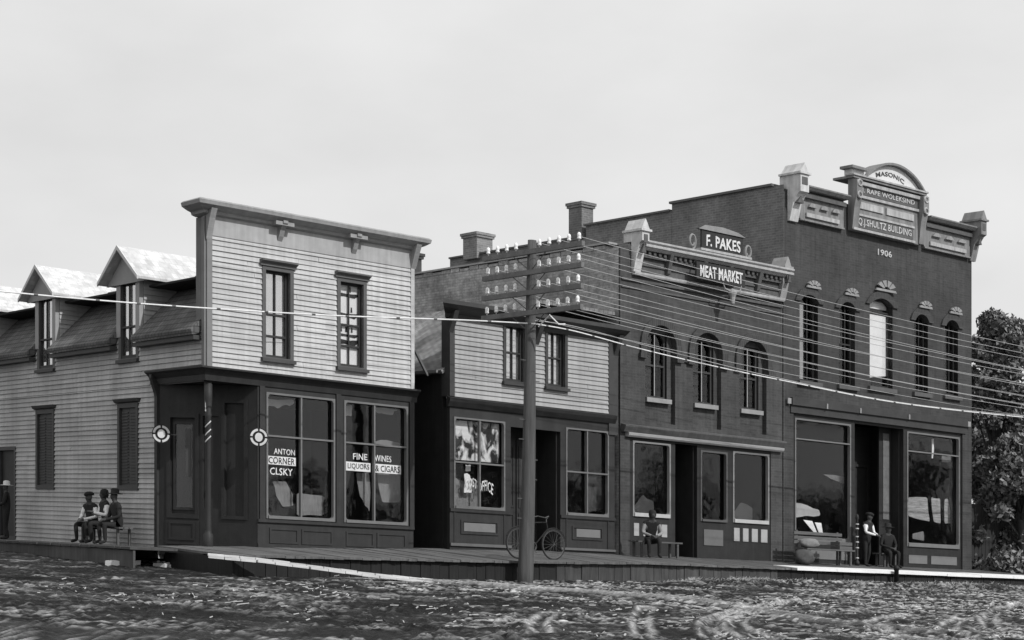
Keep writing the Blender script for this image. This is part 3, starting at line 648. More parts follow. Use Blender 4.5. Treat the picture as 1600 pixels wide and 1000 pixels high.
cb = cornice(B, F1, bp, 6.55, 12.3, trimD, mitre0=.9)
for u in (6.68, 9.4, 12.1):
    m = MB(); m.nz(F1, [(.046, 5.46), (.3, 5.62), (.2, 5.4), (.046, 5.1)], u-.05, u+.08); m.build('bracket', trimD, cb)
m = MB(); m.nz(F1, [(0, 3.3), (.05, 3.3), (.12, 3.42), (.14, 3.5), (0, 3.55)], 6.6, 12.1); m.build('belt_cornice', store, B)
SB = [(6.81, 8.41, .82, 3.06), (10.42, 11.9, .82, 3.08)]
dB = (8.60, 10.24, -.4, 2.95)
m = MB(); wallgrid(m, F1, 6.69, 12.12, -.5, 3.31, -.12, 0, SB+[dB])
for a, b in ((6.85, 8.37), (10.46, 11.86)): ring(m, F1, a+.22, b-.22, .25, .5, .05, 0, .025); ring(m, F1, a, b, -.02, .72, .04, 0, .02)
m.box(F1, 6.69, 8.6, 0, .04, .74, .815); m.box(F1, 10.24, 12.12, 0, .04, .74, .815)
m.build('storefront_wall', store2, B)
m = MB()
for a, b in ((7.12, 8.1), (10.78, 11.6)): m = MB(); m.box(F1, a, b, .001, .012, .27, .48); m.build('kick_panel', M('pale_panel', .17, .1), B)
m = MB(); m.box(F1, 6.69, 8.6, .021, .05, -.1, -.03); m.box(F1, 10.24, 12.12, .021, .05, -.08, -.02); m.build('base_rail', M('rail_gray', .12), B)
# sky and tree reflection painted as blotches for the post office window
def sky_reflection_mat():
    m = bpy.data.materials.new('painted_sky_reflection'); m.use_nodes = True; n, l = m.node_tree.nodes, m.node_tree.links; b = n['Principled BSDF']; b.inputs['Roughness'].default_value = .9
    tc = n.new('ShaderNodeTexCoord'); mp = n.new('ShaderNodeMapping'); mp.inputs['Scale'].default_value = (1.5, .9, 1); l.new(tc.outputs['UV'], mp.inputs[0]); no = n.new('ShaderNodeTexNoise'); no.inputs['Scale'].default_value = 2.6; no.inputs['Detail'].default_value = 6; no.inputs['Distortion'].default_value = .8; l.new(mp.outputs[0], no.inputs[0])
    r = n.new('ShaderNodeValToRGB'); r.color_ramp.elements[0].position = .44; r.color_ramp.elements[0].color = (.02,)*3+(1,); r.color_ramp.elements[1].position = .56; r.color_ramp.elements[1].color = (.75,)*3+(1,); l.new(no.outputs[0], r.inputs[0]); l.new(r.outputs[0], b.inputs['Base Color'])
    return m
sky_reflection = sky_reflection_mat()
wb = storewin(B, F1, *SB[0], (7.62,), (1.96,), bead=.04, curtain=[
    ([(6.86, 2.02), (8.36, 2.02), (8.36, 3.0), (6.86, 3.0)], sky_reflection, .12),  # painted reflection of sky and trees in the upper panes
    (poly(F1, [(710, 740), (722, 750), (745, 752), (756, 765), (756, 795), (710, 795)], o), dull_shape, .3),
    (poly(F1, [(725, 740), (734, 742), (737, 770), (724, 770)], o), shade, .14), (poly(F1, [(727, 726), (735, 726), (735, 736), (727, 736)], o), shade, .14)])
wb['label'] = 'display window with painted sky reflections and arched lettering'
sign_text(wb, F1, None, [('POST', 7.28, 7.6, 1.38, 1.6, 0, .08), ('OFFICE', 7.66, 8.1, 1.3, 1.56, 0, .1)])
wb2 = storewin(B, F1, *SB[1], (11.16,), (1.95,), bead=.04, curtain=[(poly(F1, [(925, 745), (950, 748), (950, 795), (925, 800)], o), M('dim_goods', .06), .3)])
wb2['label'] = 'bare four-pane display window'
m = MB(); m.box(F1, 8.6, 10.24, -.95, -.9, -.4, 3.0); m.box(F1, 8.6, 8.65, -.9, -.12, -.4, 3.0); m.box(F1, 10.19, 10.24, -.9, -.12, -.4, 3.0); m.build('entry_recess', store, B)
m = MB()
for a in (8.98, 9.48):
    m.box(F1, a, a+.46, -.9, -.85, -.2, 2.7); ring(m, F1, a+.1, a+.36, 1.0, 2.5, .05, -.85, -.83); ring(m, F1, a+.1, a+.36, .0, .75, .05, -.85, -.83)
db = m.build('door', store2, B)
m = MB(); m.lathe(F1.p(9.9, -.8, 1.0), [(.0, -.03), (.03, -.01), (.03, .01), (0, .03)], 8); m.build('handle', metal, db)
m = MB(); m.box(F1, 9.6, 9.9, -.849, -.845, .1, 2.5); m.build('door_panel', M('dim_panel', .06), db)
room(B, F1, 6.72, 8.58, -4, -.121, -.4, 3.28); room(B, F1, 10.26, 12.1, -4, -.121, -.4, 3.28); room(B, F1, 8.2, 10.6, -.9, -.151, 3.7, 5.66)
# B: side wall, sloping roof behind the false front
m = MB(); m.box(F1, 6.70, 6.82, -9, -.3, -.5, 4.22); m.box(F1, 6.82, 12.3, -9, -8.9, -.5, 4.22); m.build('side_wall', store, B)
m = MB(); q = [(6.55, 4.18), (9.6, 6.3), (12.42, 6.3), (12.42, 6.2), (9.6, 6.2), (6.6, 4.1)]
m.prism([F1.p(u, -.17, z) for u, z in q], [F1.p(u, -9.1, z) for u, z in q]); m.build('roof', M('mossy_shingle', .2, .5, 4, brick=(.16, .14, .012, .5), blot=.35, bump=.6), B)
m = MB(); m.box(F1, 6.5, 6.56, -9, -.3, 4.12, 4.19); m.build('gutter_board', M('gutter_gray', .2), B)
t = MB(); t.prism([F1.p(6.45+a, -.6-b, 4.05) for a, b in ((0, 0), (.06, 0), (.06, .06), (0, .06))], [F1.p(5.95+a, -.75-b, 5.0) for a, b in ((0, 0), (.06, 0), (.06, .06), (0, .06))])
tag(t.build('leaning_board', M('pale_board', .12)), 'narrow board leaning in the gap between the saloon and the clapboard shop', 'board')
# ================================================================== BUILDING C: brick meat market
Cc = empty('brick_meat_market', F1.p(15.5, 0, -.1), 'two storey brick meat market with three arched windows and iron cornice', 'building')
bays = [(13.22, 14.34), (15.02, 16.12), (16.86, 17.96)]; wins = [(13.36, 14.16), (15.16, 15.96), (17.0, 17.78)]
SP = 5.55
m = MB(); holes = [(a, b, 3.45, 6.1) for a, b in bays]
wallgrid(m, F1, 12.32, 18.62, 3.1, 8.0, -.14, 0, holes)
for a, b in bays: arch_fill(m, F1, a, b, SP, .54, 6.1, -.14, 0)
wallgrid(m, F1, 12.33, 18.61, 3.11, 7.9, -.36, -.141, [(a, b, 4.12, 5.9) for a, b in wins])
m.box(F1, 12.32, 12.66, -.3, .0, -.5, 3.1); m.box(F1, 18.14, 18.62, -.3, .0, -.5, 3.1)
m.build('front_wall', brickC, Cc)
m = MB()
for a, b in bays:
    m = MB()
    arch_band(m, F1, a+.001, b-.001, SP, .54, .2, .001, .07)
    for x in (a-.2, b): m.box(F1, x, x+.2, .001, .07, SP-.28, SP)
    m.box(F1, a-.24, a+.0, .001, .1, SP-.4, SP-.281); m.box(F1, b, b+.24, .001, .1, SP-.4, SP-.281)
    m.build('arch_hood', M('hood_brick', .05, .2, 5, brick=(.075, .215, .01, 1.5)), Cc)
for (a, b), (c, d) in zip(bays, bays[1:]): m = MB(); m.box(F1, b+.241, c-.241, .001, .05, SP-.36, SP-.28); m.build('band_course', M('hood_brick', .05), Cc)
for a, b in wins:
    f = window(Cc, Fr(F1.p(0, -.14, 0), F1.u, F1.n), a, b, 4.12, 5.9, casing=0, rec=.12, arch=.36, bars_z=(.5,), sill=False, frame_m=trimD, bar_w=.03, sash_m=M('worn_sash', .06), curtain=[([(0, .0), (.42, .0), (.42, 1), (0, 1)], M('dim_interior', .02)),])
    m = MB(); m.box(F1, (a+b)/2-.013, (a+b)/2+.013, -.214, -.205, 4.2, 5.85); m.build('mullion', M('pale_mullion', .35), f)
    m = MB(); m.box(F1, a-.06, b+.06, -.141, -.0, 4.0, 4.12); m.build('sill', M('stone_sill', .28, .2), f)
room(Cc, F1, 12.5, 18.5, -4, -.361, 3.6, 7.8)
m = MB(); m.box(F1, 12.313, 12.319, -12.5, -.06, -.5, 8.0); m.box(F1, 12.32, 12.62, -12.5, -.37, -.5, 8.0)
for k in range(26): m.box(F1, 12.30, 12.65, -.6-k*.46-.42, -.6-k*.46, 8.001, 8.10+.02*math.sin(k*2.3))
m.box(F1, 12.3, 18.6, -12.6, -12.5, -.5, 7.6); m.box(F1, 12.62, 18.6, -12.5, -.37, 7.3, 7.4)
m.build('party_wall', mason, Cc)
m = MB(); m.box(F1, 12.27, 12.68, -12.5, -.4, 8.13, 8.18); m.build('coping', M('coping_stone', .33), Cc)
def chimney(par, u, n, z0, z1, w_=.5, dep=.5, mat=None):
    m = MB(); m.box(F1, u, u+w_, n-dep, n, z0, z1-.2); m.box(F1, u-.05, u+w_+.05, n-dep-.05, n+.05, z1-.2, z1-.12); m.box(F1, u-.08, u+w_+.08, n-dep-.08, n+.08, z1-.12, z1-.03); m.box(F1, u+.04, u+w_-.04, n-dep+.04, n-.04, z1-.03, z1); m.build('chimney', mat or brickS, par)
chimney(Cc, 12.30, -9.4, 8.0, 8.85, .34, .34, brickC)
# pressed iron cornice
cp = MB()
cp.nz(F1, [(0, 8.0), (.24, 8.0), (.30, 8.06), (.34, 8.08), (.34, 8.13), (.30, 8.16), (.36, 8.2), (.36, 8.25), (-.36, 8.27), (-.36, 8.0)], 12.95, 18.75)
cp.nz(F1, [(.001, 7.32), (.1, 7.32), (.12, 7.36), (.12, 7.41), (.001, 7.43)], 12.75, 18.6)
co = cp.build('cornice', M('iron_pale', .4, .15, streak=.2), Cc)
m = MB(); m.box(F1, 12.75, 18.6, .001, .06, 7.431, 7.999); m.box(F1, 12.75, 18.6, .061, .15, 7.82, 7.9); m.box(F1, 12.75, 18.6, .061, .1, 7.6, 7.64)
m.box(F1, 12.35, 18.6, .001, .05, 7.15, 7.22); m.box(F1, 12.35, 18.6, .001, .035, 6.95, 7.0)
for k in range(30): u = 12.98+k*.19; m.box(F1, u, u+.09, .061, .2, 7.9, 7.999)
m.build('frieze', M('iron_dark', .1, .25, streak=.2), co)
for u in (13.9, 15.2, 16.2, 17.4):
    m = MB(); m.nz(F1, [(.061, 7.45), (.16, 7.5), (.22, 7.75), (.3, 7.99), (.061, 7.99)], u, u+.12); m.build('bracket', metalD, co)
def pier(u0, u1, par, z0, z1, lm, n1=.42):
    m = MB(); m.nz(F1, [(.0, z0), (.08, z0), (.14, z0+.2), (.22, z0+.5), (n1-.1, z0+.75), (n1, z0+.8), (n1, z1), (-.3, z1), (-.3, z0+.8), (0, z0+.8)], u0, u1)
    p = m.build('end_bracket', lm, par)
    m = MB(); m.box(F1, u0-.06, u1+.06, -.3, n1+.05, z1+.001, z1+.06)
    c = (u0+u1)/2; m.uz(F1, [(u0-.02, z1+.061), (u1+.02, z1+.061), (c+.06, z1+.24), (c, z1+.34), (c-.06, z1+.24)], -.25, n1); m.build('finial', lm, p)
    m = MB(); m.box(F1, u0+.06, u1-.06, n1, n1+.012, z1-.3, z1-.08); m.uz(F1, [(u0+.05, z0+.5), (u1-.05, z0+.5), (c, z0+.72)], .2, .36); m.build('panel', metalD, p)
pier(12.72, 12.98, Cc, 7.4, 8.45, M('iron_light', .6, .2, 4, streak=.25)); pier(18.42, 18.66, Cc, 7.35, 8.25, M('iron_mid', .3, .2), .3)
# storefront of C
m = MB(); m.nz(F1, [(0, 3.0), (.1, 3.0), (.14, 3.04), (.16, 3.1), (.1, 3.12), (0, 3.12)], 12.5, 18.55); m.build('string_course', M('white_string', .38, .15), Cc)
m = MB(); m.nz(F1, [(.0, 3.121), (.12, 3.121), (.2, 3.26), (.2, 3.3), (0, 3.34)], 12.34, 18.6); m.build('store_cornice', M('iron_dark', .1), Cc)
SC = [(12.78, 14.18, .9, 2.92), (16.6, 18.08, .9, 2.9)]; dC = (14.36, 15.2, -.4, 2.95); SC2 = (15.32, 16.38, .88, 2.84)
m = MB(); wallgrid(m, F1, 12.66, 18.14, -.5, 3.0, -.14, -.02, SC+[dC, SC2]); m.build('storefront_wall', store, Cc)
def strips(par, L, z0, z1):
    m = MB()
    for a, b in L: m.box(F1, a, b, -.02, .0, z0, z1)
    m.build('painted_panel', M('strip_gray', .36, .1), par)
strips(Cc, [(12.82, 13.0), (13.16, 13.34), (13.5, 13.68), (13.84, 14.04)], .38, .72)
strips(Cc, [(16.64, 16.86), (17.0, 17.22), (17.36, 17.6), (17.74, 18.0)], .38, .75)
for s_ in SC: storewin(Cc, sub(F1, 0, -.02), *s_, (), (), bead=.05, bead_m=M('bead_c', .22), bottom=.1, bm=trimW, curtain=[([(s_[0]+.2, 1.0), (s_[1]-.3, 1.0), (s_[1]-.3, 1.35), (s_[0]+.7, 1.5)], M('dim_goods', .06), .3)])
m = MB(); m.box(F1, 14.36, 15.2, -.9, -.85, -.4, 2.98); m.box(F1, 14.36, 14.4, -.85, -.141, -.4, 2.98); m.box(F1, 15.16, 15.2, -.85, -.141, -.4, 2.98); m.build('entry_recess', store, Cc)
m = MB(); ring(m, F1, 14.55, 15.0, .8, 2.5, .1, -.849, -.8, wb=.9); dc = m.build('door', M('door_gray', .05), Cc)
m = MB(); m.box(F1, 14.55, 15.0, -.849, -.84, .8, 2.5); m.build('pane', GL, dc)
storewin(Cc, sub(F1, 0, -.02), *SC2, (), (), bead=.05, bead_m=M('bead_dim', .09), bottom=.06, bm=M('bead_dim', .09))
m = MB(); m.box(F1, 15.45, 16.2, -.02, .0, .22, .66); m.build('kick_panel', M('panel_mid', .13), Cc)
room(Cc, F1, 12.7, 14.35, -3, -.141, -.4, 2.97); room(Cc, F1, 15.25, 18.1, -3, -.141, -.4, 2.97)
# signs on C
s1 = empty('name_sign', F1.p(15.9, .2, 8.3), 'dark sign reading F. PAKES standing on the meat market cornice between scrolls', 'sign')
m = MB(); m.box(F1, 15.1, 16.72, .2, .26, 8.34, 8.86); m.uz(F1, [(14.95, 8.86), (16.8, 8.86), (16.5, 8.96), (15.9, 9.02), (15.2, 8.99)], .18, .28); m.build('board', M('sign_board_dark', .035), s1)
m = MB(); text(m, F1, 'F. PAKES', 15.26, 16.6, 8.42, 8.74, .262, .02, bold=.02); m.build('lettering', white, s1)
m = MB(); m.box(F1, 15.0, 17.0, .12, .34, 8.275, 8.34); m.build('base', metal, s1)
m = MB(); m.uz(F1, [(14.95, 8.86), (16.8, 8.86), (16.5, 8.96), (15.9, 9.02), (15.2, 8.99)], .285, .295)
for (uc, sg) in ((14.78, 1), (16.98, -1)):
    pts = [F1.p(uc+sg*.12*math.cos(t)*(1-t*.06), .22, 8.5+.2*math.sin(t)*(1-t*.08)) for t in np.linspace(-1.6, 6, 26)]; m.tube(pts, .03, 6)
m.build('scroll', M('scroll_iron', .25, .2), s1)
s2 = empty('trade_sign', F1.p(15.6, .2, 7.5), 'dark sign reading MEAT MARKET hung on the face of the cornice', 'sign')
m = MB(); m.box(F1, 14.72, 16.62, .38, .44, 7.45, 7.92); m.build('board', M('sign_board_dark', .035), s2)
m = MB(); text(m, F1, 'MEAT MARKET', 14.84, 16.5, 7.52, 7.84, .442, .02, bold=.02); m.build('lettering', white, s2)
m = MB(); m.tube([F1.p(14.9, .4, 7.9), F1.p(14.9, .1, 7.95)], .02); m.tube([F1.p(16.4, .4, 7.9), F1.p(16.4, .1, 7.95)], .02); m.build('bracket', metalD, s2)
# steer head ornament under the trade sign
m = MB(); c = F1.p(16.05, .5, 7.1)
m.lathe(c, [(.02, -.22), (.06, -.18), (.08, 0), (.13, .12), (.1, .2), (.0, .24)], 10)
for sg in (-1, 1): m.tube([c+F1.u*sg*.1+ZV*.16, c+F1.u*sg*.3+ZV*.2, c+F1.u*sg*.36+ZV*.36], [.035, .025, .008], 6)
m.tube([c+ZV*.05, F1.p(16.05, 0, 7.15)], .03)
tag(m.build('trade_emblem', M('emblem_gray', .3)), 'small pale carved ornament hanging under the MEAT MARKET sign', 'ornament')
# ================================================================== BUILDING D: large brick hall
Dd = empty('brick_hall', F1.p(23.1, 0, -.1), 'tall dark brick hall dated 1906 with ornate pedimented cornice', 'building')
wd5 = [(19.36, 20.16, 5.15, 7.45), (21.1, 21.82, 5.2, 7.45), (22.5, 23.58, 5.28, 7.75), (24.62, 25.3, 5.3, 7.5), (26.14, 26.82, 5.35, 7.5)]
m = MB(); wallgrid(m, F1, 18.69, 27.52, 4.62, 9.8, -.3, 0, [(a, b, c, d+.3) for a, b, c, d in wd5])
for a, b, c, d in wd5: arch_fill(m, F1, a, b, d, .22, d+.3, -.3, 0)
m.box(F1, 18.69, 27.52, -.3, -.001, 9.8, 10.6); m.box(F1, 18.69, 19.1, -.3, 0, -.5, 4.62); m.box(F1, 27.05, 27.52, -.3, 0, -.5, 4.62)
m.build('front_wall', brickD, Dd)
m = None
for a, b, c, d in wd5: m = MB(); arch_band(m, F1, a, b, d, .22, .22, .001, .06); m.build('arch_hood', M('hood_brick', .05), Dd)
for i, (a, b, c, d) in enumerate(wd5):
    cur = {0: [([(0, .02), (.5, .02), (.5, .9), (0, .9)], M('gray_blind', .32))], 2: [([(0, .09), (.6, .13), (1, .15), (1, .83), (0, .83)], shade), ([(0, .9), (1, .9), (1, .99), (0, .99)], shade)]}.get(i, [([(0, .5), (.4, .5), (.4, .9), (0, .9)], M('dim_goods', .06))])
    f = window(Dd, F1, a, b, c, d+.2, casing=0, rec=.2, arch=.22, bars_u=(.62,) if i != 2 else (), bars_z=(.5,) if i != 2 else (.86,), sill=False, frame_m=trimD, curtain=cur)
    m = MB(); m.box(F1, a-.1, b+.1, -.05, .1, c-.14, c-.013); m.build('sill', M('sill_brownstone', .1 if i != 2 else .16), f)
    if i == 2: f['label'] = 'wide centre window with a bright white blind'
    cx = (a+b)/2+.12; hw = .46 if i == 2 else .3; zz = d+.46 if i == 2 else d+.44; k = MB()
    for q in range(4):
        t0 = math.radians(28+q*33); t1 = t0+math.radians(25)
        k.uz(F1, [(cx+math.cos(t0)*hw*.35, zz+math.sin(t0)*hw*.28), (cx+math.cos(t0)*hw, zz+math.sin(t0)*hw*.7), (cx+math.cos(t1)*hw, zz+math.sin(t1)*hw*.7), (cx+math.cos(t1)*hw*.35, zz+math.sin(t1)*hw*.28)], .061, .13)
    k.uz(F1, [(cx-hw*1.05, zz-.02), (cx+hw*1.05, zz-.02), (cx+hw*.95, zz+.05), (cx-hw*.95, zz+.05)], .061, .11)
    k.build('fan_keystone', M('fan_white', .27, .2), f)
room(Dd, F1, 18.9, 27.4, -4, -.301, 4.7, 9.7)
m = MB()       # side walls, stepped parapet, roof
m.box(F1, 18.683, 18.689, -4.6, .0, -.5, 10.72); m.box(F1, 18.69, 19.0, -4.6, -.31, -.5, 10.72); m.box(F1, 18.67, 19.0, -8.6, -4.6, -.5, 10.5); m.box(F1, 18.67, 19.0, -16, -8.6, -.5, 10.15)
m.box(F1, 27.2, 27.5, -16, -.31, -.5, 10.0); m.box(F1, 19.0, 27.2, -16, -15.7, -.5, 9.8); m.box(F1, 19.0, 27.2, -15.7, -.31, 9.55, 9.65)
m.build('side_wall', brickS, Dd)
m = MB(); m.box(F1, 18.6, 19.05, -4.65, -.4, 10.721, 10.79); m.box(F1, 18.6, 19.05, -8.65, -4.65, 10.501, 10.56); m.box(F1, 18.6, 19.05, -16, -8.65, 10.151, 10.21); m.build('coping', M('coping_dark', .12), Dd)
chimney(Dd, 18.62, -8.75, 10.1, 11.35, .5, .65, brickS); chimney(Dd, 18.5, -14.2, 10.0, 10.95, .7, .8, M('chimney_brick', .2, .3, brick=(.215, .075, .012, 1.3)))
# cornice D
zL, zU = 9.78, 10.72
ir = M('iron_hall', .3, .2, 3, streak=.3); irL = M('iron_dull', .42, .2, 3, streak=.3); irM = M('iron_tan', .23, .2, 3, streak=.3)
def cseg(u0, u1):
    m = MB(); m.nz(F1, [(0, zU-.1), (.3, zU-.08), (.38, zU), (.38, zU+.04), (-.31, zU+.06), (-.31, zU-.1)], u0, u1); m.box(F1, u0, u1, .001, .09, zL+.05, zU-.101); m.box(F1, u0, u1, .0, .13, zL, zL+.049)
    c = m.build('cornice', irM, Dd)
    m = MB(); m.box(F1, u0+.25, u1-.25, .091, .15, zL+.12, zL+.24); m.build('moulding', irL, c)
    m = MB(); m.box(F1, u0, u1, .091, .2, zU-.28, zU-.16); k = (u1-u0-.4)/3
    m.build('dentil_band', metalD, c)
    for i in range(3):
        cu = u0+.25+k*(i+.5); m = MB(); P = arch_pts(cu-k*.32, cu+k*.32, zL+.42, .12, 8); m.uz(F1, P, .091, .17); m.build('lunette', ir, c)
cseg(19.25, 21.2); cseg(24.98, 27.3)
pier(18.84, 19.2, Dd, 9.7, 11.0, M('iron_light', .42), .5); pier(27.35, 27.62, Dd, 9.72, 10.95, irM, .5)
m = MB(); T0, T1 = 21.5, 24.7
m.box(F1, T0, T1, .0, .16, 9.82, 11.35); m.box(F1, T0-.1, T1+.15, -.5, .3, 11.35, 11.42)
pc = m.build('pediment_block', irM, Dd)
P = arch_pts(T0+.55, T1-.05, 11.45, .55, 18); m = MB(); m.uz(F1, P, -.1, .2); m.box(F1, T0-.05, T0+.56, -.1, .2, 11.421, 11.62); m.build('tympanum', M('tympanum_pale', .64, .08), pc)
m = MB(); arch_band(m, F1, T0+.5, T1, 11.45, .56, .07, -.15, .34, n=18); m.box(F1, T0-.2, T0+.5, -.15, .34, 11.62, 11.7); m.build('arch_moulding', irM, pc)
m = MB(); text(m, F1, 'MASONIC', 22.55, 23.85, 11.66, 11.8, .201, .01, arch=.12, bold=.02); m.build('lettering', M('letter_dark', .08), pc)
m = MB(); m.box(F1, T0-.14, T1+.2, .0, .34, 11.421, 11.47); m.box(F1, T0+.3, T1+.05, .161, .25, 11.2, 11.3); m.box(F1, T0+.3, T1-.1, .161, .22, 10.82, 10.9); m.box(F1, T0+.1, T1-.3, .161, .2, 10.28, 10.34); m.box(F1, T0, T1-.3, .161, .22, 9.83, 9.9)
m.box(F1, T0+.3, 22.9, .161, .2, 10.5, 10.7); m.box(F1, 23.05, T1-.35, .161, .2, 10.5, 10.7); m.build('moulding', irL, pc)
m = MB(); m.box(F1, T0+.3, T1-.1, .161, .175, 10.93, 11.17); m.box(F1, T0+.15, T1-.35, .161, .172, 9.93, 10.25); m.build('name_panel', metalD, pc)
m = MB(); text(m, F1, 'J. RAPE WOLEKSIND', T0+.4, T1-.3, 10.96, 11.15, .176, .015, bold=.01); text(m, F1, 'Q.J.SHULTZ BUILDING', T0+.25, T1-.45, 9.96, 10.22, .173, .015, bold=.01); m.build('lettering', M('letter_pale', .5), pc)
for uu in (T0+.08, T1+.02):
    m = MB(); m.nz(F1, [(.161, 9.85), (.2, 9.85), (.28, 10.5), (.38, 10.9), (.38, 11.3), (.161, 11.34)], uu-.12, uu+.14); bk = m.build('scroll_bracket', irM, pc)
    m = MB()
    for zc in (10.85, 11.2): m.torus(F1.p(uu+.01, .385, zc), F1.u, ZV, .09, .03, 16, 5)
    m.build('rosette', irL, bk)
m = MB(); text(m, F1, '1906', 22.85, 23.5, 9.28, 9.46, .001, .03, bold=.01); m.build('date_plaque', M('letter_pale', .5), Dd)
# storefront D
m = MB(); m.box(F1, 18.95, 27.2, -.02, .1, 4.4, 4.62); m.box(F1, 18.95, 27.2, -.02, .04, 4.18, 4.4); m.build('store_lintel', M('lintel_dark', .05, .2), Dd)
m = MB()
for u in (18.95, 27.2): m.box(F1, u-.18, u-.04, .041, .09, 4.42, 4.58); m.box(F1, u+.02, u+.16, .041, .09, 4.42, 4.58)
for u in (20.4, 21.9, 24.2): m.box(F1, u, u+.05, .101, .14, 4.4, 4.55)
m.build('rosette', M('rosette_pale', .3), Dd)
SD = [(19.2, 21.68, .5, 4.05), (24.32, 26.95, .5, 4.05)]; dD = (21.86, 24.16, -.4, 4.1)
m = MB(); wallgrid(m, F1, 19.1, 27.05, -.5, 4.18, -.2, -.05, SD+[dD]); m.build('storefront_wall', store, Dd)
o2 = -.35
f = storewin(Dd, sub(F1, 0, -.05), *SD[0], (), (3.45,), bead=.05, bead_m=M('bead_d', .16), bottom=.12, curtain=[
    (poly(F1, [(1243, 785), (1262, 789), (1282, 797), (1283, 806), (1262, 806), (1243, 809)], o2), M('display_cloth', .45), .3),
    (poly(F1, [(1250, 812), (1264, 814), (1273, 836), (1270, 836)], o2), M('display_white', .95), .12), (poly(F1, [(1268, 816), (1278, 817), (1281, 836), (1276, 836)], o2), M('display_white', .95), .12),
    (poly(F1, [(1288, 741), (1322, 745), (1322, 757), (1300, 748)], o2), dull_shape, .3)])
f['label'] = 'display window with folded white cloths'
f = storewin(Dd, sub(F1, 0, -.05), *SD[1], (), (3.45,), bead=.05, bead_m=M('bead_d', .16), bottom=.12, curtain=[
    (poly(F1, [(1421, 777), (1451, 777), (1455, 815), (1440, 812), (1421, 806)], o2), M('striped_cloth', .34, .5, 4, stretch=(.6, 5, 1)), .3), (poly(F1, [(1457, 777), (1471, 779), (1472, 818), (1461, 815)], o2), M('striped_cloth', .34), .3), (poly(F1, [(1478, 780), (1484, 780), (1491, 820), (1478, 818)], o2), M('striped_cloth', .34), .3),
    (poly(F1, [(1426, 834), (1443, 830), (1444, 845), (1426, 842)], o2), dull_shape, .25), (poly(F1, [(1454, 686), (1457, 686), (1456, 716), (1454, 716)], o2), shade, .2), (poly(F1, [(1470, 712), (1484, 712), (1484, 722), (1470, 722)], o2), dull_shape, .2)])
f['label'] = 'display window with draped striped cloths'
for a, b in ((24.4, 25.3), (25.5, 26.8), (19.6, 21.5)): m = MB(); m.box(F1, a, b, -.049, -.03, -.02, .24); m.build('kick_panel', M('pale_panel', .17), Dd)
m = MB(); m.box(F1, 21.86, 24.16, -1.3, -1.25, -.4, 4.15); m.box(F1, 21.86, 21.9, -1.25, -.2, -.4, 4.15); m.box(F1, 24.12, 24.16, -1.25, -.2, -.4, 4.15); m.build('entry_recess', store, Dd)
m = MB()
for a in (22.35, 23.2): ring(m, F1, a+.08, a+.66, .9, 2.9, .08, -1.249, -1.2, wb=.9)
dd = m.build('door', store2, Dd)
m = MB(); m.box(F1, 23.55, 24.12, -.56, -.5, -.4, 4.15); sl = m.build('side_light', store, Dd)
m = MB(); m.box(F1, 23.72, 24.0, -.499, -.48, 1.3, 3.95); m.build('curtain', M('door_blind', .14, .3), sl)
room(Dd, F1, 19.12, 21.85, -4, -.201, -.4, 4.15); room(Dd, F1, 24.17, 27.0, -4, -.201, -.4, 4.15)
# ================================================================== UTILITY POLE
base = Vector((.29, 39.4, gz(.29, 39.4)-.3)); top = Vector((.48, 39.4, 6.95))
Pl = empty('utility_pole', (.29, 39.4, gz(.29, 39.4)), 'tall weathered wooden telephone pole with four crossarms of white insulators', 'pole')
m = MB(); m.tube([base.lerp(top, t)+Vector((.02*math.sin(t*5), 0, 0)) for t in np.linspace(0, 1, 14)], [.185-.085*t for t in np.linspace(0, 1, 14)], 16); m.build('pole_shaft', polem, Pl, smooth=True)
ad = -D2; off = [-1.45, -1.1, -.76, -.42, .42, .76, 1.1, 1.44, 1.78]
ins_proto = None; INS = {}
for r, z in enumerate((6.66, 6.19, 5.73, 5.27)):
    c = base.lerp(top, (z-base.z)/(top.z-base.z))+D1*(-.15)
    fr = Fr((c.x, c.y, 0), ad, D1)
    m = MB(); m.box(fr, -1.62, 1.92, -.045, .045, z-.055, z+.055)
    arm = m.build('crossarm', M('arm_wood', .16, .3), Pl, origin=(c.x, c.y, z))
    m = MB()
    for sg in (-1, 1): m.tube([fr.p(sg*.6, .05, z-.03), fr.p(0, .08, z-.42)], .012, 5)
    m.build('brace', metalD, arm)
    for k, a in enumerate(off):
        if r == 1 and k == 0: pass
        p = fr.p(a, 0, z+.055)
        if ins_proto is None:
            m = MB(); m.lathe(p, [(.014, 0), (.014, .05), (.042, .05), (.047, .08), (.033, .1), (.045, .12), (.04, .17), (.02, .2), (0, .205)], 10)
            ins_proto = m.build('insulator', M('porcelain', .85, .03, bump=0, rough=.3), arm, origin=p, smooth=True)
        else:
            q = ins_proto.copy(); COL.objects.link(q); q.parent = arm; q.location = p-wloc(arm)
        INS[(r, k)] = p+ZV*.11
m = MB(); lp = [Vector((.6, 39.1, 4.95)), Vector((.85, 38.9, 5.2)), Vector((1.05, 38.9, 5.0)), Vector((1.2, 39.0, 5.02))]; m.tube(lp, .02, 6); m.build('cable_loop', cablem, Pl)
for z in np.arange(.6, 4.5, .45):
    c = base.lerp(top, (z-base.z)/(top.z-base.z)); m = MB(); m.tube([c, c+D1*.28*(1 if int(z*10) % 2 else -1)], .011, 5); m.build('climbing_step', metalD, Pl)
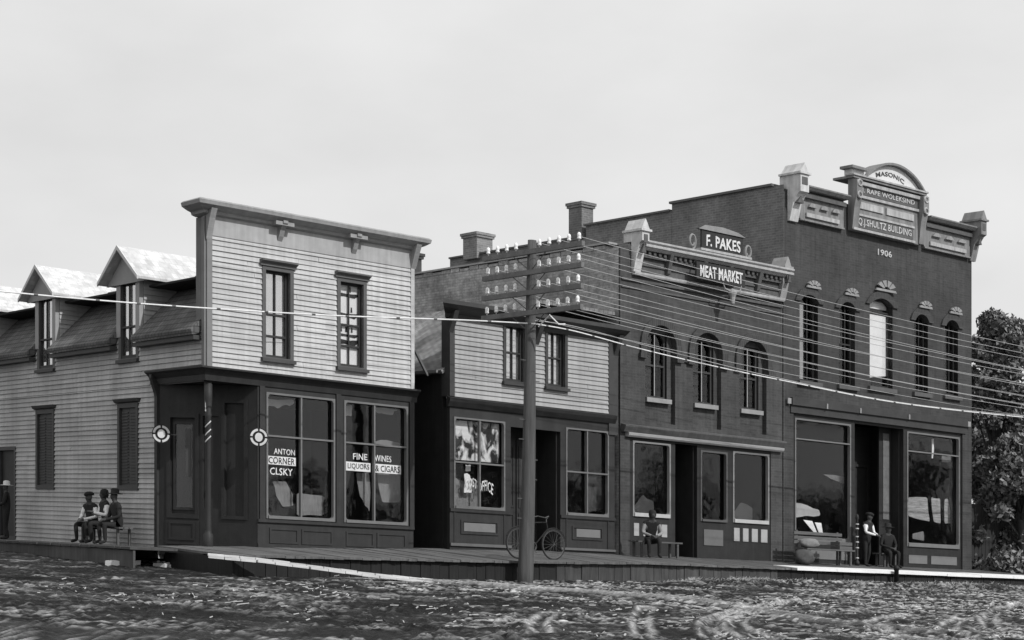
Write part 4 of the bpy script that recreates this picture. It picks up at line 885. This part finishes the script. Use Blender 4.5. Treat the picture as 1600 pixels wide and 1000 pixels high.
# wires towards the next pole down the street (out of frame)
span = D1*46
def wire(a, b, sag, r, mat, name, label, cat, group, n=40, extra=None):
    m = MB(); pts = []
    for t in np.linspace(0, 1, n): p = a.lerp(b, t); p.z -= 4*sag*t*(1-t); pts.append(p)
    m.tube(pts, r, 4); o = m.build(name, mat, None, origin=a); tag(o, label, cat, group); return o, pts
for (r, k) in [(0, 4), (0, 6), (0, 8), (1, 1), (1, 4), (1, 6), (1, 8), (2, 0), (2, 4), (2, 7), (3, 1), (3, 5), (3, 8), (2, 2)]:
    a = INS[(r, k)]; wire(a, a+span+ZV*random.uniform(-.05, .05), random.uniform(.65, .95), .0072, wirem, 'telephone_wire', 'thin pale telephone wire from the %s, %s' % (('top crossarm', 'second crossarm', 'third crossarm', 'lowest crossarm')[r], ('leftmost insulator', 'second insulator from the left', 'third insulator from the left', 'insulator just left of the pole', 'insulator just right of the pole', 'second insulator right of the pole', 'third insulator right of the pole', 'second insulator from the right', 'rightmost insulator')[k]), 'wire', 'telephone wires strung along the street')
# heavy lashed cable
pc0 = Vector((.45, 39.1, 5.12))
cab = [Vector(((px-800)/FPX*Y, Y, (HOR+KSH*(px-800)-y)/FPX*Y)) for px, y, Y in ((-220, 432, 32.), (0, 455, 33.5), (140, 468, 34.5), (300, 480, 35.7), (520, 493, 37.2), (720, 500, 38.6), (836, 506, 39.1))]
cab2 = [Vector(((px-800)/FPX*Y, Y, (HOR+KSH*(px-800)-y)/FPX*Y)) for px, y, Y in ((836, 506, 39.1), (900, 518, 40.2), (1000, 545, 41.8), (1115, 572, 43.6), (1230, 596, 45.5), (1400, 629, 48.4), (1600, 652, 52.0), (1800, 668, 56.5))]
def smooth_path(P, n=8):
    R = []
    for i in range(len(P)-1):
        p0, p1, p2, p3 = P[max(i-1, 0)], P[i], P[i+1], P[min(i+2, len(P)-1)]
        for t in np.linspace(0, 1, n+1)[:-1]: t = float(t); R.append(.5*((2*p1)+(p2-p0)*t+(2*p0-5*p1+4*p2-p3)*t*t+(3*p1-p0-3*p2+p3)*t**3))
    return R+[P[-1]]
for P, lab in ((cab, 'thick pale overhead cable crossing in front of the white saloon'), (cab2, 'thick lashed overhead cable sagging from the pole past the brick fronts')):
    sp = smooth_path(P); m = MB(); m.tube(sp, .016, 6); o = m.build('overhead_cable', cablem, None, origin=P[0]); tag(o, lab, 'cable', 'heavy overhead cables')
    acc = 0; nxt = .4
    for a, b in zip(sp, sp[1:]):
        L = (b-a).length
        while acc+L > nxt:
            p = a.lerp(b, (nxt-acc)/L); d = (b-a).normalized(); m = MB(); m.tube([p-d*.02, p+d*.06], .022, 6); m.build('cable_clip', metalD, o); nxt += .7+random.random()*.6
        acc += L
    if lab.startswith('thick lashed'):
        m = MB(); m.tube([p+ZV*(.07+.05*math.sin(i*.12)) for i, p in enumerate(sp)], .009, 4); m.build('messenger_wire', wirem, o)
# ================================================================== PEOPLE
def person(loc, ang, label, pose, mats, hat='flat', group=None, lean=0, name='person', arm='rest', sc=1.0):
    """one skinned body; local x right, y forward, z up"""
    J = {}; E_ = []; R = {}; G = {}
    def j(n, p, r, par=None, g='suit'):
        J[n] = Vector(p); R[n] = r; G[n] = g
        if par: E_.append((par, n))
    seat = pose == 'sit'; H0 = .50 if seat else .92
    lf = math.sin(lean); 
    j('pel', (0, 0, H0), .15); j('wst', (0, lf*.15, H0+.18), .14, 'pel', 'top'); j('chs', (0, lf*.35, H0+.40), .165, 'wst', 'top'); j('nck', (0, lf*.48, H0+.56), .06, 'chs', 'skin')
    j('jaw', (0, lf*.52+.02, H0+.63), .065, 'nck', 'skin'); j('hed', (0, lf*.53+.01, H0+.72), .095, 'jaw', 'skin'); j('crn', (0, lf*.54-.01, H0+.80), .06, 'hed', 'skin'); j('nos', (0, lf*.53+.115, H0+.69), .018, 'hed', 'skin')
    for s, sg in (('l', -1), ('r', 1)):
        j('ear'+s, (sg*.1, lf*.53, H0+.7), .018, 'hed', 'skin')
        j('sho'+s, (sg*.19, lf*.38, H0+.47), .075, 'chs', 'top')
        if arm == 'bent' or (arm == 'raise' and sg > 0) or arm == 'lap':
            j('elb'+s, (sg*.27, lf*.35+.05, H0+.20), .05, 'sho'+s, 'arm'); hx = (sg*.08, lf*.35+.30, H0+.26 if arm != 'lap' else H0+.12); j('wri'+s, hx, .033, 'elb'+s, 'arm')
            if arm == 'raise': J['wri'+s] = Vector((sg*.3, lf*.35+.25, H0+.42))
        else:
            j('elb'+s, (sg*.25, lf*.3-.02, H0+.17), .05, 'sho'+s, 'arm'); j('wri'+s, (sg*.26, lf*.3+.1, H0-.06), .033, 'elb'+s, 'arm')
        wv = J['wri'+s]; hd = (wv-J['elb'+s]).normalized(); j('pal'+s, wv+hd*.08, .036, 'wri'+s, 'skin')
        side = Vector((1, 0, 0)) if abs(hd.x) < .7 else Vector((0, 0, 1)); side = (side-hd*side.dot(hd)).normalized(); cur = hd.cross(side)
        for q, (o_, L) in enumerate(((-.03, .07), (-.01, .085), (.01, .08), (.03, .06))):
            j('f%d%s' % (q, s), wv+hd*.12+side*o_, .010, 'pal'+s, 'skin'); j('g%d%s' % (q, s), wv+hd*(.12+L*.7)+side*o_*1.1+cur*.02, .008, 'f%d%s' % (q, s), 'skin')
        j('th'+s, wv+hd*.07-side*.055*sg, .011, 'pal'+s, 'skin')
        if seat:
            j('hip'+s, (sg*.1, .02, H0-.02), .10, 'pel', 'leg'); j('kne'+s, (sg*.15, .45, H0-.0), .068, 'hip'+s, 'leg'); j('ank'+s, (sg*.14, .42, .09), .045, 'kne'+s, 'leg'); j('toe'+s, (sg*.16, .60, .045), .04, 'ank'+s, 'shoe')
        else:
            j('hip'+s, (sg*.1, 0, H0-.07), .10, 'pel', 'leg'); j('kne'+s, (sg*.12, .03, .48), .066, 'hip'+s, 'leg'); j('ank'+s, (sg*.13, -.02+.05*sg, .09), .045, 'kne'+s, 'leg'); j('toe'+s, (sg*.15, .16+.05*sg, .045), .04, 'ank'+s, 'shoe')
    names = list(J); ix = {n: i for i, n in enumerate(names)}
    ca, sa = math.cos(ang), math.sin(ang); loc = Vector(loc)
    rot = lambda p: Vector((p.x*ca-p.y*sa, p.x*sa+p.y*ca, p.z))*sc
    me = bpy.data.meshes.new('skeleton'); me.from_pydata([rot(J[n]) for n in names], [(ix[a], ix[b]) for a, b in E_], [])
    ob = bpy.data.objects.new('skeleton', me); COL.objects.link(ob)
    sk = ob.modifiers.new('skin', 'SKIN'); 
    for n in names: v = me.skin_vertices[0].data[ix[n]]; v.radius = (R[n]*sc, R[n]*sc*(.8 if n in ('chs', 'wst', 'pel') else 1)); v.use_root = n == 'pel'
    ss = ob.modifiers.new('sub', 'SUBSURF'); ss.levels = 2
    dg = bpy.context.evaluated_depsgraph_get(); dg.update(); em = bpy.data.meshes.new_from_object(ob.evaluated_get(dg)); bpy.data.objects.remove(ob)
    body = bpy.data.objects.new(name, em); COL.objects.link(body); body.location = loc; em.name = 'person'
    keys = ['suit', 'top', 'arm', 'leg', 'shoe', 'skin']; em.materials.clear()
    for k in keys: em.materials.append(mats.get(k, suit))
    segs = [(rot(J[a]), rot(J[b]), keys.index(G[b]), R[b]) for a, b in E_]
    for p in em.polygons:
        c = p.center; best = min(segs, key=lambda s: ((c-s[0]-(s[1]-s[0])*max(0, min(1, (c-s[0]).dot(s[1]-s[0])/max(1e-6, (s[1]-s[0]).length_squared)))).length-s[3]*.6)); p.material_index = best[2]; p.use_smooth = True
    box_uv(em, loc)
    tag(body, label, 'person', group)
    hp = rot(J['crn'])+loc
    if hat:
        m = MB()
        if hat == 'flat': m.lathe(hp-ZV*.05*sc, [(.11*sc, 0), (.125*sc, .02), (.12*sc, .06), (.06*sc, .085), (0, .09)], 14); m.tube([hp-ZV*.03*sc+rot(Vector((0, .08, 0))), hp-ZV*.04*sc+rot(Vector((0, .15, -.01)))], [.06*sc, .04*sc], 8)
        elif hat == 'brim': m.lathe(hp-ZV*.05*sc, [(.0, -.001), (.19*sc, 0), (.19*sc, .012), (.105*sc, .02), (.1*sc, .11), (.05*sc, .13), (0, .12)], 18)
        else: m.lathe(hp-ZV*.12*sc, [(.085*sc, -.06), (.104*sc, 0), (.108*sc, .06), (.09*sc, .12), (.04*sc, .15), (0, .155)], 14)
        m.build('hat' if hat != 'hair' else 'hair', mats.get('hat', hatm), body, smooth=True)
    return body
aL = math.atan2(-D1.y, -D1.x)-math.pi/2       # facing away from the side wall
wsh = {'top': shirt, 'arm': shirt, 'skin': M('tanned_skin', .06, .1), 'hat': hatm}
vest = {'top': suit, 'arm': shirt, 'skin': M('tanned_skin', .06), 'hat': hatm}
drk = {'skin': M('tanned_skin', .06), 'arm': suit}
bz = -.45
person(F2.p(4.35, .62, bz), aL+.3, 'seated person with pale sleeves on the wall bench, farthest from the saloon door', 'sit', vest, 'flat', 'people seated on the wall bench', arm='lap', lean=.25, sc=.92)
person(F2.p(3.65, .62, bz), aL-.1, 'seated person in dark vest with white sleeves, in the middle of the bench', 'sit', wsh | {'suit': suit, 'top': suit}, 'hair', 'people seated on the wall bench', arm='bent', lean=.1, sc=.98)
person(F2.p(3.0, .62, bz), aL, 'seated person all in dark clothes, nearest the saloon door on the bench', 'sit', drk, 'brim', 'people seated on the wall bench', arm='lap', lean=.2, sc=.95)
person(F2.p(9.3, .7, -.5), aL-.5, 'standing person in a white hat beside the side door of the saloon', 'stand', drk | {'hat': white}, 'brim', arm='lap', sc=.85)
aF = math.atan2(-D2.y, -D2.x)-math.pi/2
person(F1.p(12.6, .85, -.2), aF-.5, 'hunched seated person with pale sleeve before the left meat market window', 'sit', {'top': suit, 'arm': M('gray_shirt', .25), 'skin': M('tanned_skin', .06)}, 'hair', arm='lap', lean=.5, sc=.95)
person(F1.p(21.8, .45, -.2), aF+.2, 'standing person in dark clothes with one white sleeve in the hall doorway', 'stand', {'top': suit, 'arm': shirt, 'skin': M('tanned_skin', .06)}, 'flat', arm='lap', lean=.2, sc=.93)
person(F1.p(22.65, .5, -.2), aF-.3, 'dark seated figure of a person to the right in the hall doorway', 'sit', drk, 'brim', arm='lap', lean=.2, sc=.98)
# ================================================================== STREET FURNITURE
def bench(fr, u0, u1, n0, z, label, mat, back=True, h=.45, d=.4):
    e = empty('bench', fr.p((u0+u1)/2, n0+d/2, z), label, 'bench')
    m = MB()
    for k in range(3): m.box(fr, u0, u1, n0+k*d/3+.01, n0+(k+1)*d/3-.01, z+h-.04, z+h)
    m.build('seat', mat, e)
    for u in (u0+.12, u1-.18):
        for n in (n0+.03, n0+d-.08): m = MB(); m.box(fr, u, u+.06, n, n+.05, z, z+h-.041); m.build('leg', mat, e)
    if back:
        m = MB()
        for k in range(3): m.box(fr, u0, u1, n0-.03, n0, z+h+.12+k*.13, z+h+.21+k*.13)
        for u in (u0+.12, u1-.18): m.box(fr, u, u+.06, n0-.07, n0-.03, z, z+h+.5)
        m.build('backrest', mat, e)
    return e
bench(F2, 2.6, 4.75, .42, -.44, 'dark backless bench against the clapboard side wall, carrying three people', bench_m, back=False, h=.42)
bench(F1, 18.35, 20.4, .7, -.17, 'long weathered slatted bench in front of the hall display window', M('bench_gray', .11, .3, 4, stretch=(.6, 5, 1)), h=.45, d=.5)
bench(F1, 12.1, 13.7, .55, -.17, 'low dark bench below the left meat market window', bench_m, back=False, h=.42)
bench(F1, 22.3, 23.1, .25, -.17, 'short dark bench inside the hall doorway', bench_m, back=False, h=.42)
def sack(c, rx, ry, rz, label, mat):
    m = MB(); k = len(m.v); S_, T_ = 14, 9
    for i in range(T_+1):
        ph = math.pi*i/T_
        for j in range(S_):
            th = 2*math.pi*j/S_; w_ = 1+.12*math.sin(3*th+i)+.08*math.sin(5*th-2*i); m.v.append(Vector(c)+D1*(rx*math.cos(th)*math.sin(ph)**.6*w_)+D2*(ry*math.sin(th)*math.sin(ph)**.6*w_)+ZV*(rz*(1-math.cos(ph))))
    for i in range(T_):
        for j in range(S_): m.f.append((i*S_+j, i*S_+(j+1) % S_, (i+1)*S_+(j+1) % S_, (i+1)*S_+j)); m.mi.append(0)
    tag(m.build('sack', mat, None, origin=c, smooth=True), label, 'sack')
sack(F1.p(18.7, .95, .28), .35, .2, .14, 'crumpled gray sack lying on the left end of the hall bench', M('sack_gray', .2, .25, 8))
sack(F1.p(18.2, 1.2, -.2), .3, .25, .22, 'bulging dark sack on the boardwalk beside the hall bench', M('sack_dark', .08, .3, 8))
cr = empty('crate', F1.p(20.05, 1.1, .28), 'small wooden crate on the right end of the hall bench', 'crate')
m = MB()
for z in (.28, .4): 
    m.box(F1, 19.8, 20.3, .8, .82, z+.004, z+.1); m.box(F1, 19.8, 20.3, 1.13, 1.15, z+.004, z+.1); m.box(F1, 19.78, 19.8, .8, 1.15, z+.004, z+.1); m.box(F1, 20.3, 20.32, .8, 1.15, z+.004, z+.1)
m.build('slat', M('bench_gray', .2), cr); m = MB(); m.box(F1, 19.8, 20.3, .82, 1.13, .283, .3); m.build('floor_board', M('bench_gray', .2), cr)
# banded post at the hall door, hitching post at the boardwalk edge
e = empty('banded_post', F1.p(21.5, .35, -.15), 'slim dark post with white bands beside the hall entrance', 'post')
m = MB(); m.lathe(F1.p(21.5, .35, -.15), [(.07, 0), (.07, .1), (.035, .14), (.035, 1.35), (.06, 1.4), (.03, 1.5), (0, 1.52)], 12); m.build('shaft', store2, e, smooth=True)
m = MB()
for z in (.15, .45, .62, .78, 1.02, 1.15): m.lathe(F1.p(21.5, .35, z-.1), [(.034, 0), (.05, .005), (.05, .03), (.034, .035)], 12)
m.build('band', white, e)
m = MB(); p = F1.p(19.85, 3.12, 0); zb = gz(p.x, p.y)-.2; m.lathe((p.x, p.y, zb), [(.07, 0), (.065, .62), (.085, .64), (.085, .72), (0, .78)], 10)
tag(m.build('hitching_post', black, None, origin=(p.x, p.y, zb), smooth=True), 'short dark hitching post at the street edge of the bright boardwalk', 'post')
# bicycle
by = .0; bu, bn, bzz = 6.85, 2.45, bwz(7.4, 2.45)
bc = empty('bicycle', F1.p(bu+.5, bn, bzz), 'dark bicycle standing on the boardwalk behind the telephone pole', 'bicycle')
fm = M('bicycle_enamel', .02, .1, rough=.4)
W1, W2 = F1.p(bu, bn, bzz+.36), F1.p(bu+1.08, bn, bzz+.36)
for c in (W1, W2):
    m = MB(); m.torus(c, D1, ZV, .33, .014, 32, 6); w_ = m.build('wheel', metalD, bc, smooth=True)
    m = MB(); m.torus(c, D1, ZV, .35, .022, 32, 6); m.build('tyre', M('rubber', .03), w_, smooth=True)
    m = MB()
    for k in range(18): a = k*math.pi/9; m.tube([c+D2*(.02*(-1)**k), c+(D1*math.cos(a)+ZV*math.sin(a))*.33], .002, 3)
    m.build('spoke', metalD, w_)
    m = MB()
    T = np.linspace(.4, 2.7, 9); m.tube([c+(D1*math.cos(a)+ZV*math.sin(a))*.385 for a in T], .02, 5); m.build('mudguard', fm, bc)
BB = F1.p(bu+.47, bn, bzz+.3); ST = F1.p(bu+.33, bn, bzz+.85); HD = F1.p(bu+.86, bn, bzz+.88); HL = F1.p(bu+.9, bn, bzz+.72)
m = MB()
for a, b in ((BB, ST), (ST, HD), (BB, HL), (BB, W1), (ST, W1), (HD, HL), (HL, W2)): m.tube([a, b], .015, 6)
m.build('frame', fm, bc)
m = MB(); m.tube([HD, HD+ZV*.1], .013); m.tube([HD+ZV*.1+D1*.05+D2*.02, HD+ZV*.1, HD+ZV*.14-D1*.1+D2*.2, HD+ZV*.1-D1*.25+D2*.25], .013); m.tube([HD+ZV*.1, HD+ZV*.14-D1*.1-D2*.2, HD+ZV*.1-D1*.25-D2*.25], .013); m.build('handlebar', metalD, bc)
m = MB(); m.tube([ST, ST+ZV*.1], .013); m.tube([ST+ZV*.12-D1*.12, ST+ZV*.13, ST+ZV*.12+D1*.15], [.08, .07, .02], 8); m.build('saddle', M('leather', .03), bc)
m = MB(); m.torus(BB, D1, ZV, .09, .01, 16, 5); m.tube([BB+D2*.06, BB+D2*.06+ZV*.14, BB+D2*.12+ZV*.14], .01); m.tube([BB-D2*.06, BB-D2*.06-ZV*.14, BB-D2*.12-ZV*.14], .01); m.build('crank', metalD, bc)
# loose bright boards near the corner
for px, y, L, a, lab in ((185, 877, .35, .2, 'small pale board lying on the mud below the side boardwalk, leftmost of four'), (207, 874, .42, -.1, 'pale board scrap on the mud, second from the left of four'), (258, 875, .28, .1, 'short pale board scrap on the mud, second from the right of four'), (287, 870, .5, 0, 'long pale board scrap on the mud, rightmost of four')):
    best = min(((abs((HOR+KSH*(px-800)-y-3)/FPX*Y-gz((px-800)/FPX*Y, Y)), Y) for Y in np.arange(32, 37.4, .1)))
    Y = float(best[1]); X = (px-800)/FPX*Y; zg = gz(X, Y)-.05; zz = zg+.06
    fr = Fr((X, Y, 0), Vector((math.cos(a-.5), math.sin(a-.5), 0)), Vector((math.sin(a-.5), -math.cos(a-.5), 0)))
    m = MB(); m.prism([fr.p(-L/2, .25, zg), fr.p(L/2, .22, zg), fr.p(L/2, -.02, zg), fr.p(-L/2, -.01, zg)], [fr.p(-L/2, .25, zz+.05), fr.p(L/2, .22, zz+.06), fr.p(L/2+.03, -.02, zz+.09), fr.p(-L/2, -.01, zz+.07)])
    tag(m.build('board_scrap', M('bleached_scrap', .55, .2), None, origin=(X, Y, zz)), lab, 'board', 'board scraps on the mud by the corner')
# ================================================================== TREES + GRASS
def leaf_mat():
    m = bpy.data.materials.new('foliage'); m.use_nodes = True; n, l = m.node_tree.nodes, m.node_tree.links; b = n['Principled BSDF']
    gi = n.new('ShaderNodeNewGeometry'); r = n.new('ShaderNodeMapRange'); r.inputs[3].default_value = .07; r.inputs[4].default_value = .24; l.new(gi.outputs['Random Per Island'], r.inputs[0]); l.new(r.outputs[0], b.inputs['Base Color']); b.inputs['Roughness'].default_value = .6
    return m
LEAF = leaf_mat(); bark = M('bark', .05, .3, 3, stretch=(6, .5, 1))
def leaves(name, clumps, N, size, par, mat):
    V = np.zeros((N*4, 3)); wgt = np.array([c[3]**2 for c in clumps]); ci = rng.choice(len(clumps), N, p=wgt/wgt.sum())
    d = rng.normal(size=(N, 3)); d /= np.linalg.norm(d, axis=1)[:, None]; C = np.array(clumps)[ci]
    rad = C[:, 3]*(.55+.5*rng.random(N)**.7)*(1+.15*rng.normal(size=N)); P = C[:, :3]+d*rad[:, None]*np.array([1, 1, .8])
    a = rng.normal(size=(N, 3)); a /= np.linalg.norm(a, axis=1)[:, None]; b = np.cross(a, rng.normal(size=(N, 3))); b /= np.linalg.norm(b, axis=1)[:, None]
    s = size*(.6+.8*rng.random(N))[:, None]
    V[0::4] = P-a*s; V[1::4] = P-b*s*.5; V[2::4] = P+a*s; V[3::4] = P+b*s*.5
    me = bpy.data.meshes.new(name); o = np.array(wloc(par)); me.vertices.add(N*4); me.vertices.foreach_set('co', (V-o).ravel()); me.loops.add(N*4); me.loops.foreach_set('vertex_index', np.arange(N*4)); me.polygons.add(N); me.polygons.foreach_set('loop_start', np.arange(N)*4); me.polygons.foreach_set('loop_total', np.full(N, 4)); me.update(calc_edges=True); me.materials.append(mat)
    ob = bpy.data.objects.new(name, me); COL.objects.link(ob); ob.parent = par; return ob
def tree(x, y, h, r, label, N=9000, low=.15, name='broadleaf_tree'):
    z0 = gz(x, y)-.1; e = empty(name, (x, y, z0), label, 'tree', 'trees beyond the brick hall')
    m = MB(); m.tube([Vector((x, y, z0-.2)), Vector((x+.1, y, z0+h*.3)), Vector((x-.1, y+.1, z0+h*.7))], [.25, .18, .06], 10)
    cl = []
    for k in range(64):
        a = random.random()*6.283; zz = low+(1-low)*random.random(); rr = r*(1.05-.75*zz**2)*random.uniform(.3, 1)
        cx, cy, cz = x+math.cos(a)*rr, y+math.sin(a)*rr, z0+h*zz; cl.append((cx, cy, cz, r*random.uniform(.12, .34)))
        if k % 3 == 0: m.tube([Vector((x, y, z0+h*zz*.6)), Vector((cx, cy, cz))], [.07, .02], 5)
    m.build('trunk', bark, e, smooth=True); leaves('crown', cl, N, .10, e, LEAF)
tree(16.7, 59.5, 9.2, 1.6, 'dense dark tree touching the right corner of the brick hall', 42000, .0)
tree(20.4, 61, 7.2, 2.5, 'rounded dark tree at the right edge with ragged sunlit top', 42000, .0)
tree(16.9, 57.4, 4.8, 1.9, 'low bushy tree in front of the taller trees by the board fence', 34000, .0)
tree(17.7, 64, 7.6, 2.4, 'tree behind the others filling the gap beside the brick hall', 30000, .0)
tree(22.8, 66, 7.4, 3.0, 'far tree mostly cut by the right edge of the view', 16000, .05)
# unseen woods added across the street to give the shop windows a reflection
cl = []
for u in np.arange(10, 120, 1.6):
    h = 4.6+2.2*math.sin(u*.23)+1.6*math.sin(u*.61+1)+random.uniform(-.8, .8)
    for z in np.arange(-.5, max(h, 1.5), 1.5):
        p = F1.p(u+random.uniform(-.6, .6), 29+random.uniform(-1, 1.5), z); cl.append((p.x, p.y, p.z, random.uniform(.9, 1.5)))
wd_e = bpy.data.objects.new('anchor', None); tl = leaves('added_mirror_woods', cl, 26000, .34, wd_e, LEAF); tl.parent = None; bpy.data.objects.remove(wd_e)
tag(tl, 'unseen dark woods added across the street for the shop windows to mirror', 'woods', kind='stuff')
m = MB()
for (x0, x1) in ((27.6, 33.5),):
    for k in range(int((x1-x0)/.2)): u = x0+k*.2; m.box(F1, u, u+.185, -1.0, -.97, -.5, 2.0+.05*random.random())
    m.box(F1, x0, x1, -1.06, -1.0, .4, .5); m.box(F1, x0, x1, -1.06, -1.0, 1.6, 1.7)
tag(m.build('board_fence', M('fence_dark', .03, .3, 3, stretch=(6, .5, 1))), 'dark vertical board fence running right from the brick hall', 'fence')
# weeds and straw along the bank and ditch
N = 9000; uu = rng.uniform(10.5, 27, N); nn = 3.95+rng.normal(size=N)*.35; keep = rng.random(N) < np.clip(vnoise(uu*1.2, nn*2, 31)*1.6-.35, 0, 1); uu, nn = uu[keep], nn[keep]
u2 = rng.uniform(3, 9, 60); n2 = 3.3+rng.random(60)*.9; uu = np.concatenate([uu, u2]); nn = np.concatenate([nn, n2])
X = C0.x+D1.x*uu-D2.x*nn; Y = C0.y+D1.y*uu-D2.y*nn; Zg = ground_z(X, Y); N = len(X)
V = np.zeros((N*3, 3)); an = rng.random(N)*6.283; hh = .02+.07*rng.random(N)**2; lx = .05+rng.normal(size=N)*.09; ly = rng.normal(size=N)*.05
V[0::3] = np.stack([X-np.cos(an)*.012, Y-np.sin(an)*.012, Zg-.01], 1); V[1::3] = np.stack([X+np.cos(an)*.012, Y+np.sin(an)*.012, Zg-.01], 1); V[2::3] = np.stack([X+lx, Y+ly, Zg+hh], 1)
me = bpy.data.meshes.new('dry_grass'); me.vertices.add(N*3); me.vertices.foreach_set('co', V.ravel()); me.loops.add(N*3); me.loops.foreach_set('vertex_index', np.arange(N*3)); me.polygons.add(N); me.polygons.foreach_set('loop_start', np.arange(N)*3); me.polygons.foreach_set('loop_total', np.full(N, 3)); me.update(calc_edges=True); me.materials.append(M('straw', .38, .3))
go = bpy.data.objects.new('dry_grass', me); COL.objects.link(go); tag(go, 'dry grass and weeds along the muddy bank below the boardwalk', 'grass', kind='stuff')
N = 9000; X = rng.uniform(-13, 16, N); Y = rng.uniform(24, 40, N); nn_ = -((X-C0.x)*D2.x+(Y-C0.y)*D2.y); uu_ = (X-C0.x)*D1.x+(Y-C0.y)*D1.y
k = (nn_ > 3.3)&(uu_ > -8)&(rng.random(N) < np.clip(vnoise(X*.9, Y*1.3, 77)*2.2-.8+X*.03, 0, 1)); X, Y = X[k], Y[k]; N = len(X); Zg = ground_z(X, Y)
an = rng.random(N)*6.283; L = .015+.08*rng.random(N)**2; wdt = .005+.01*rng.random(N); V = np.zeros((N*4, 3)); cx, sx = np.cos(an)*L, np.sin(an)*L; px_, py_ = -np.sin(an)*wdt, np.cos(an)*wdt; tl_ = rng.random(N)*.03
for q_, (aa, bb, hh_) in enumerate(((-1, -1, 0), (1, -1, 1), (1, 1, 1), (-1, 1, 0))): V[q_::4] = np.stack([X+aa*cx+bb*px_, Y+aa*sx+bb*py_, Zg+.012+hh_*tl_+.012*(bb > 0)], 1)
me = bpy.data.meshes.new('straw_litter'); me.vertices.add(N*4); me.vertices.foreach_set('co', V.ravel()); me.loops.add(N*4); me.loops.foreach_set('vertex_index', np.arange(N*4)); me.polygons.add(N); me.polygons.foreach_set('loop_start', np.arange(N)*4); me.polygons.foreach_set('loop_total', np.full(N, 4)); me.update(calc_edges=True); me.materials.append(M('straw', .38))
so = bpy.data.objects.new('straw_litter', me); COL.objects.link(so); tag(so, 'pale straw and chips trodden into the muddy street', 'litter', kind='stuff')
# ================================================================== street grade: everything stands on ground falling to the right
bpy.context.view_layer.update()
for me in bpy.data.meshes:
    if not me.users: continue
    n = len(me.vertices); co = np.empty(n*3); me.vertices.foreach_get('co', co); co[2::3] -= KSH*co[0::3]; me.vertices.foreach_set('co', co); me.update()
for ob in COL.objects:
    if ob.type in ('MESH', 'EMPTY'): ob.location.z -= KSH*ob.location.x
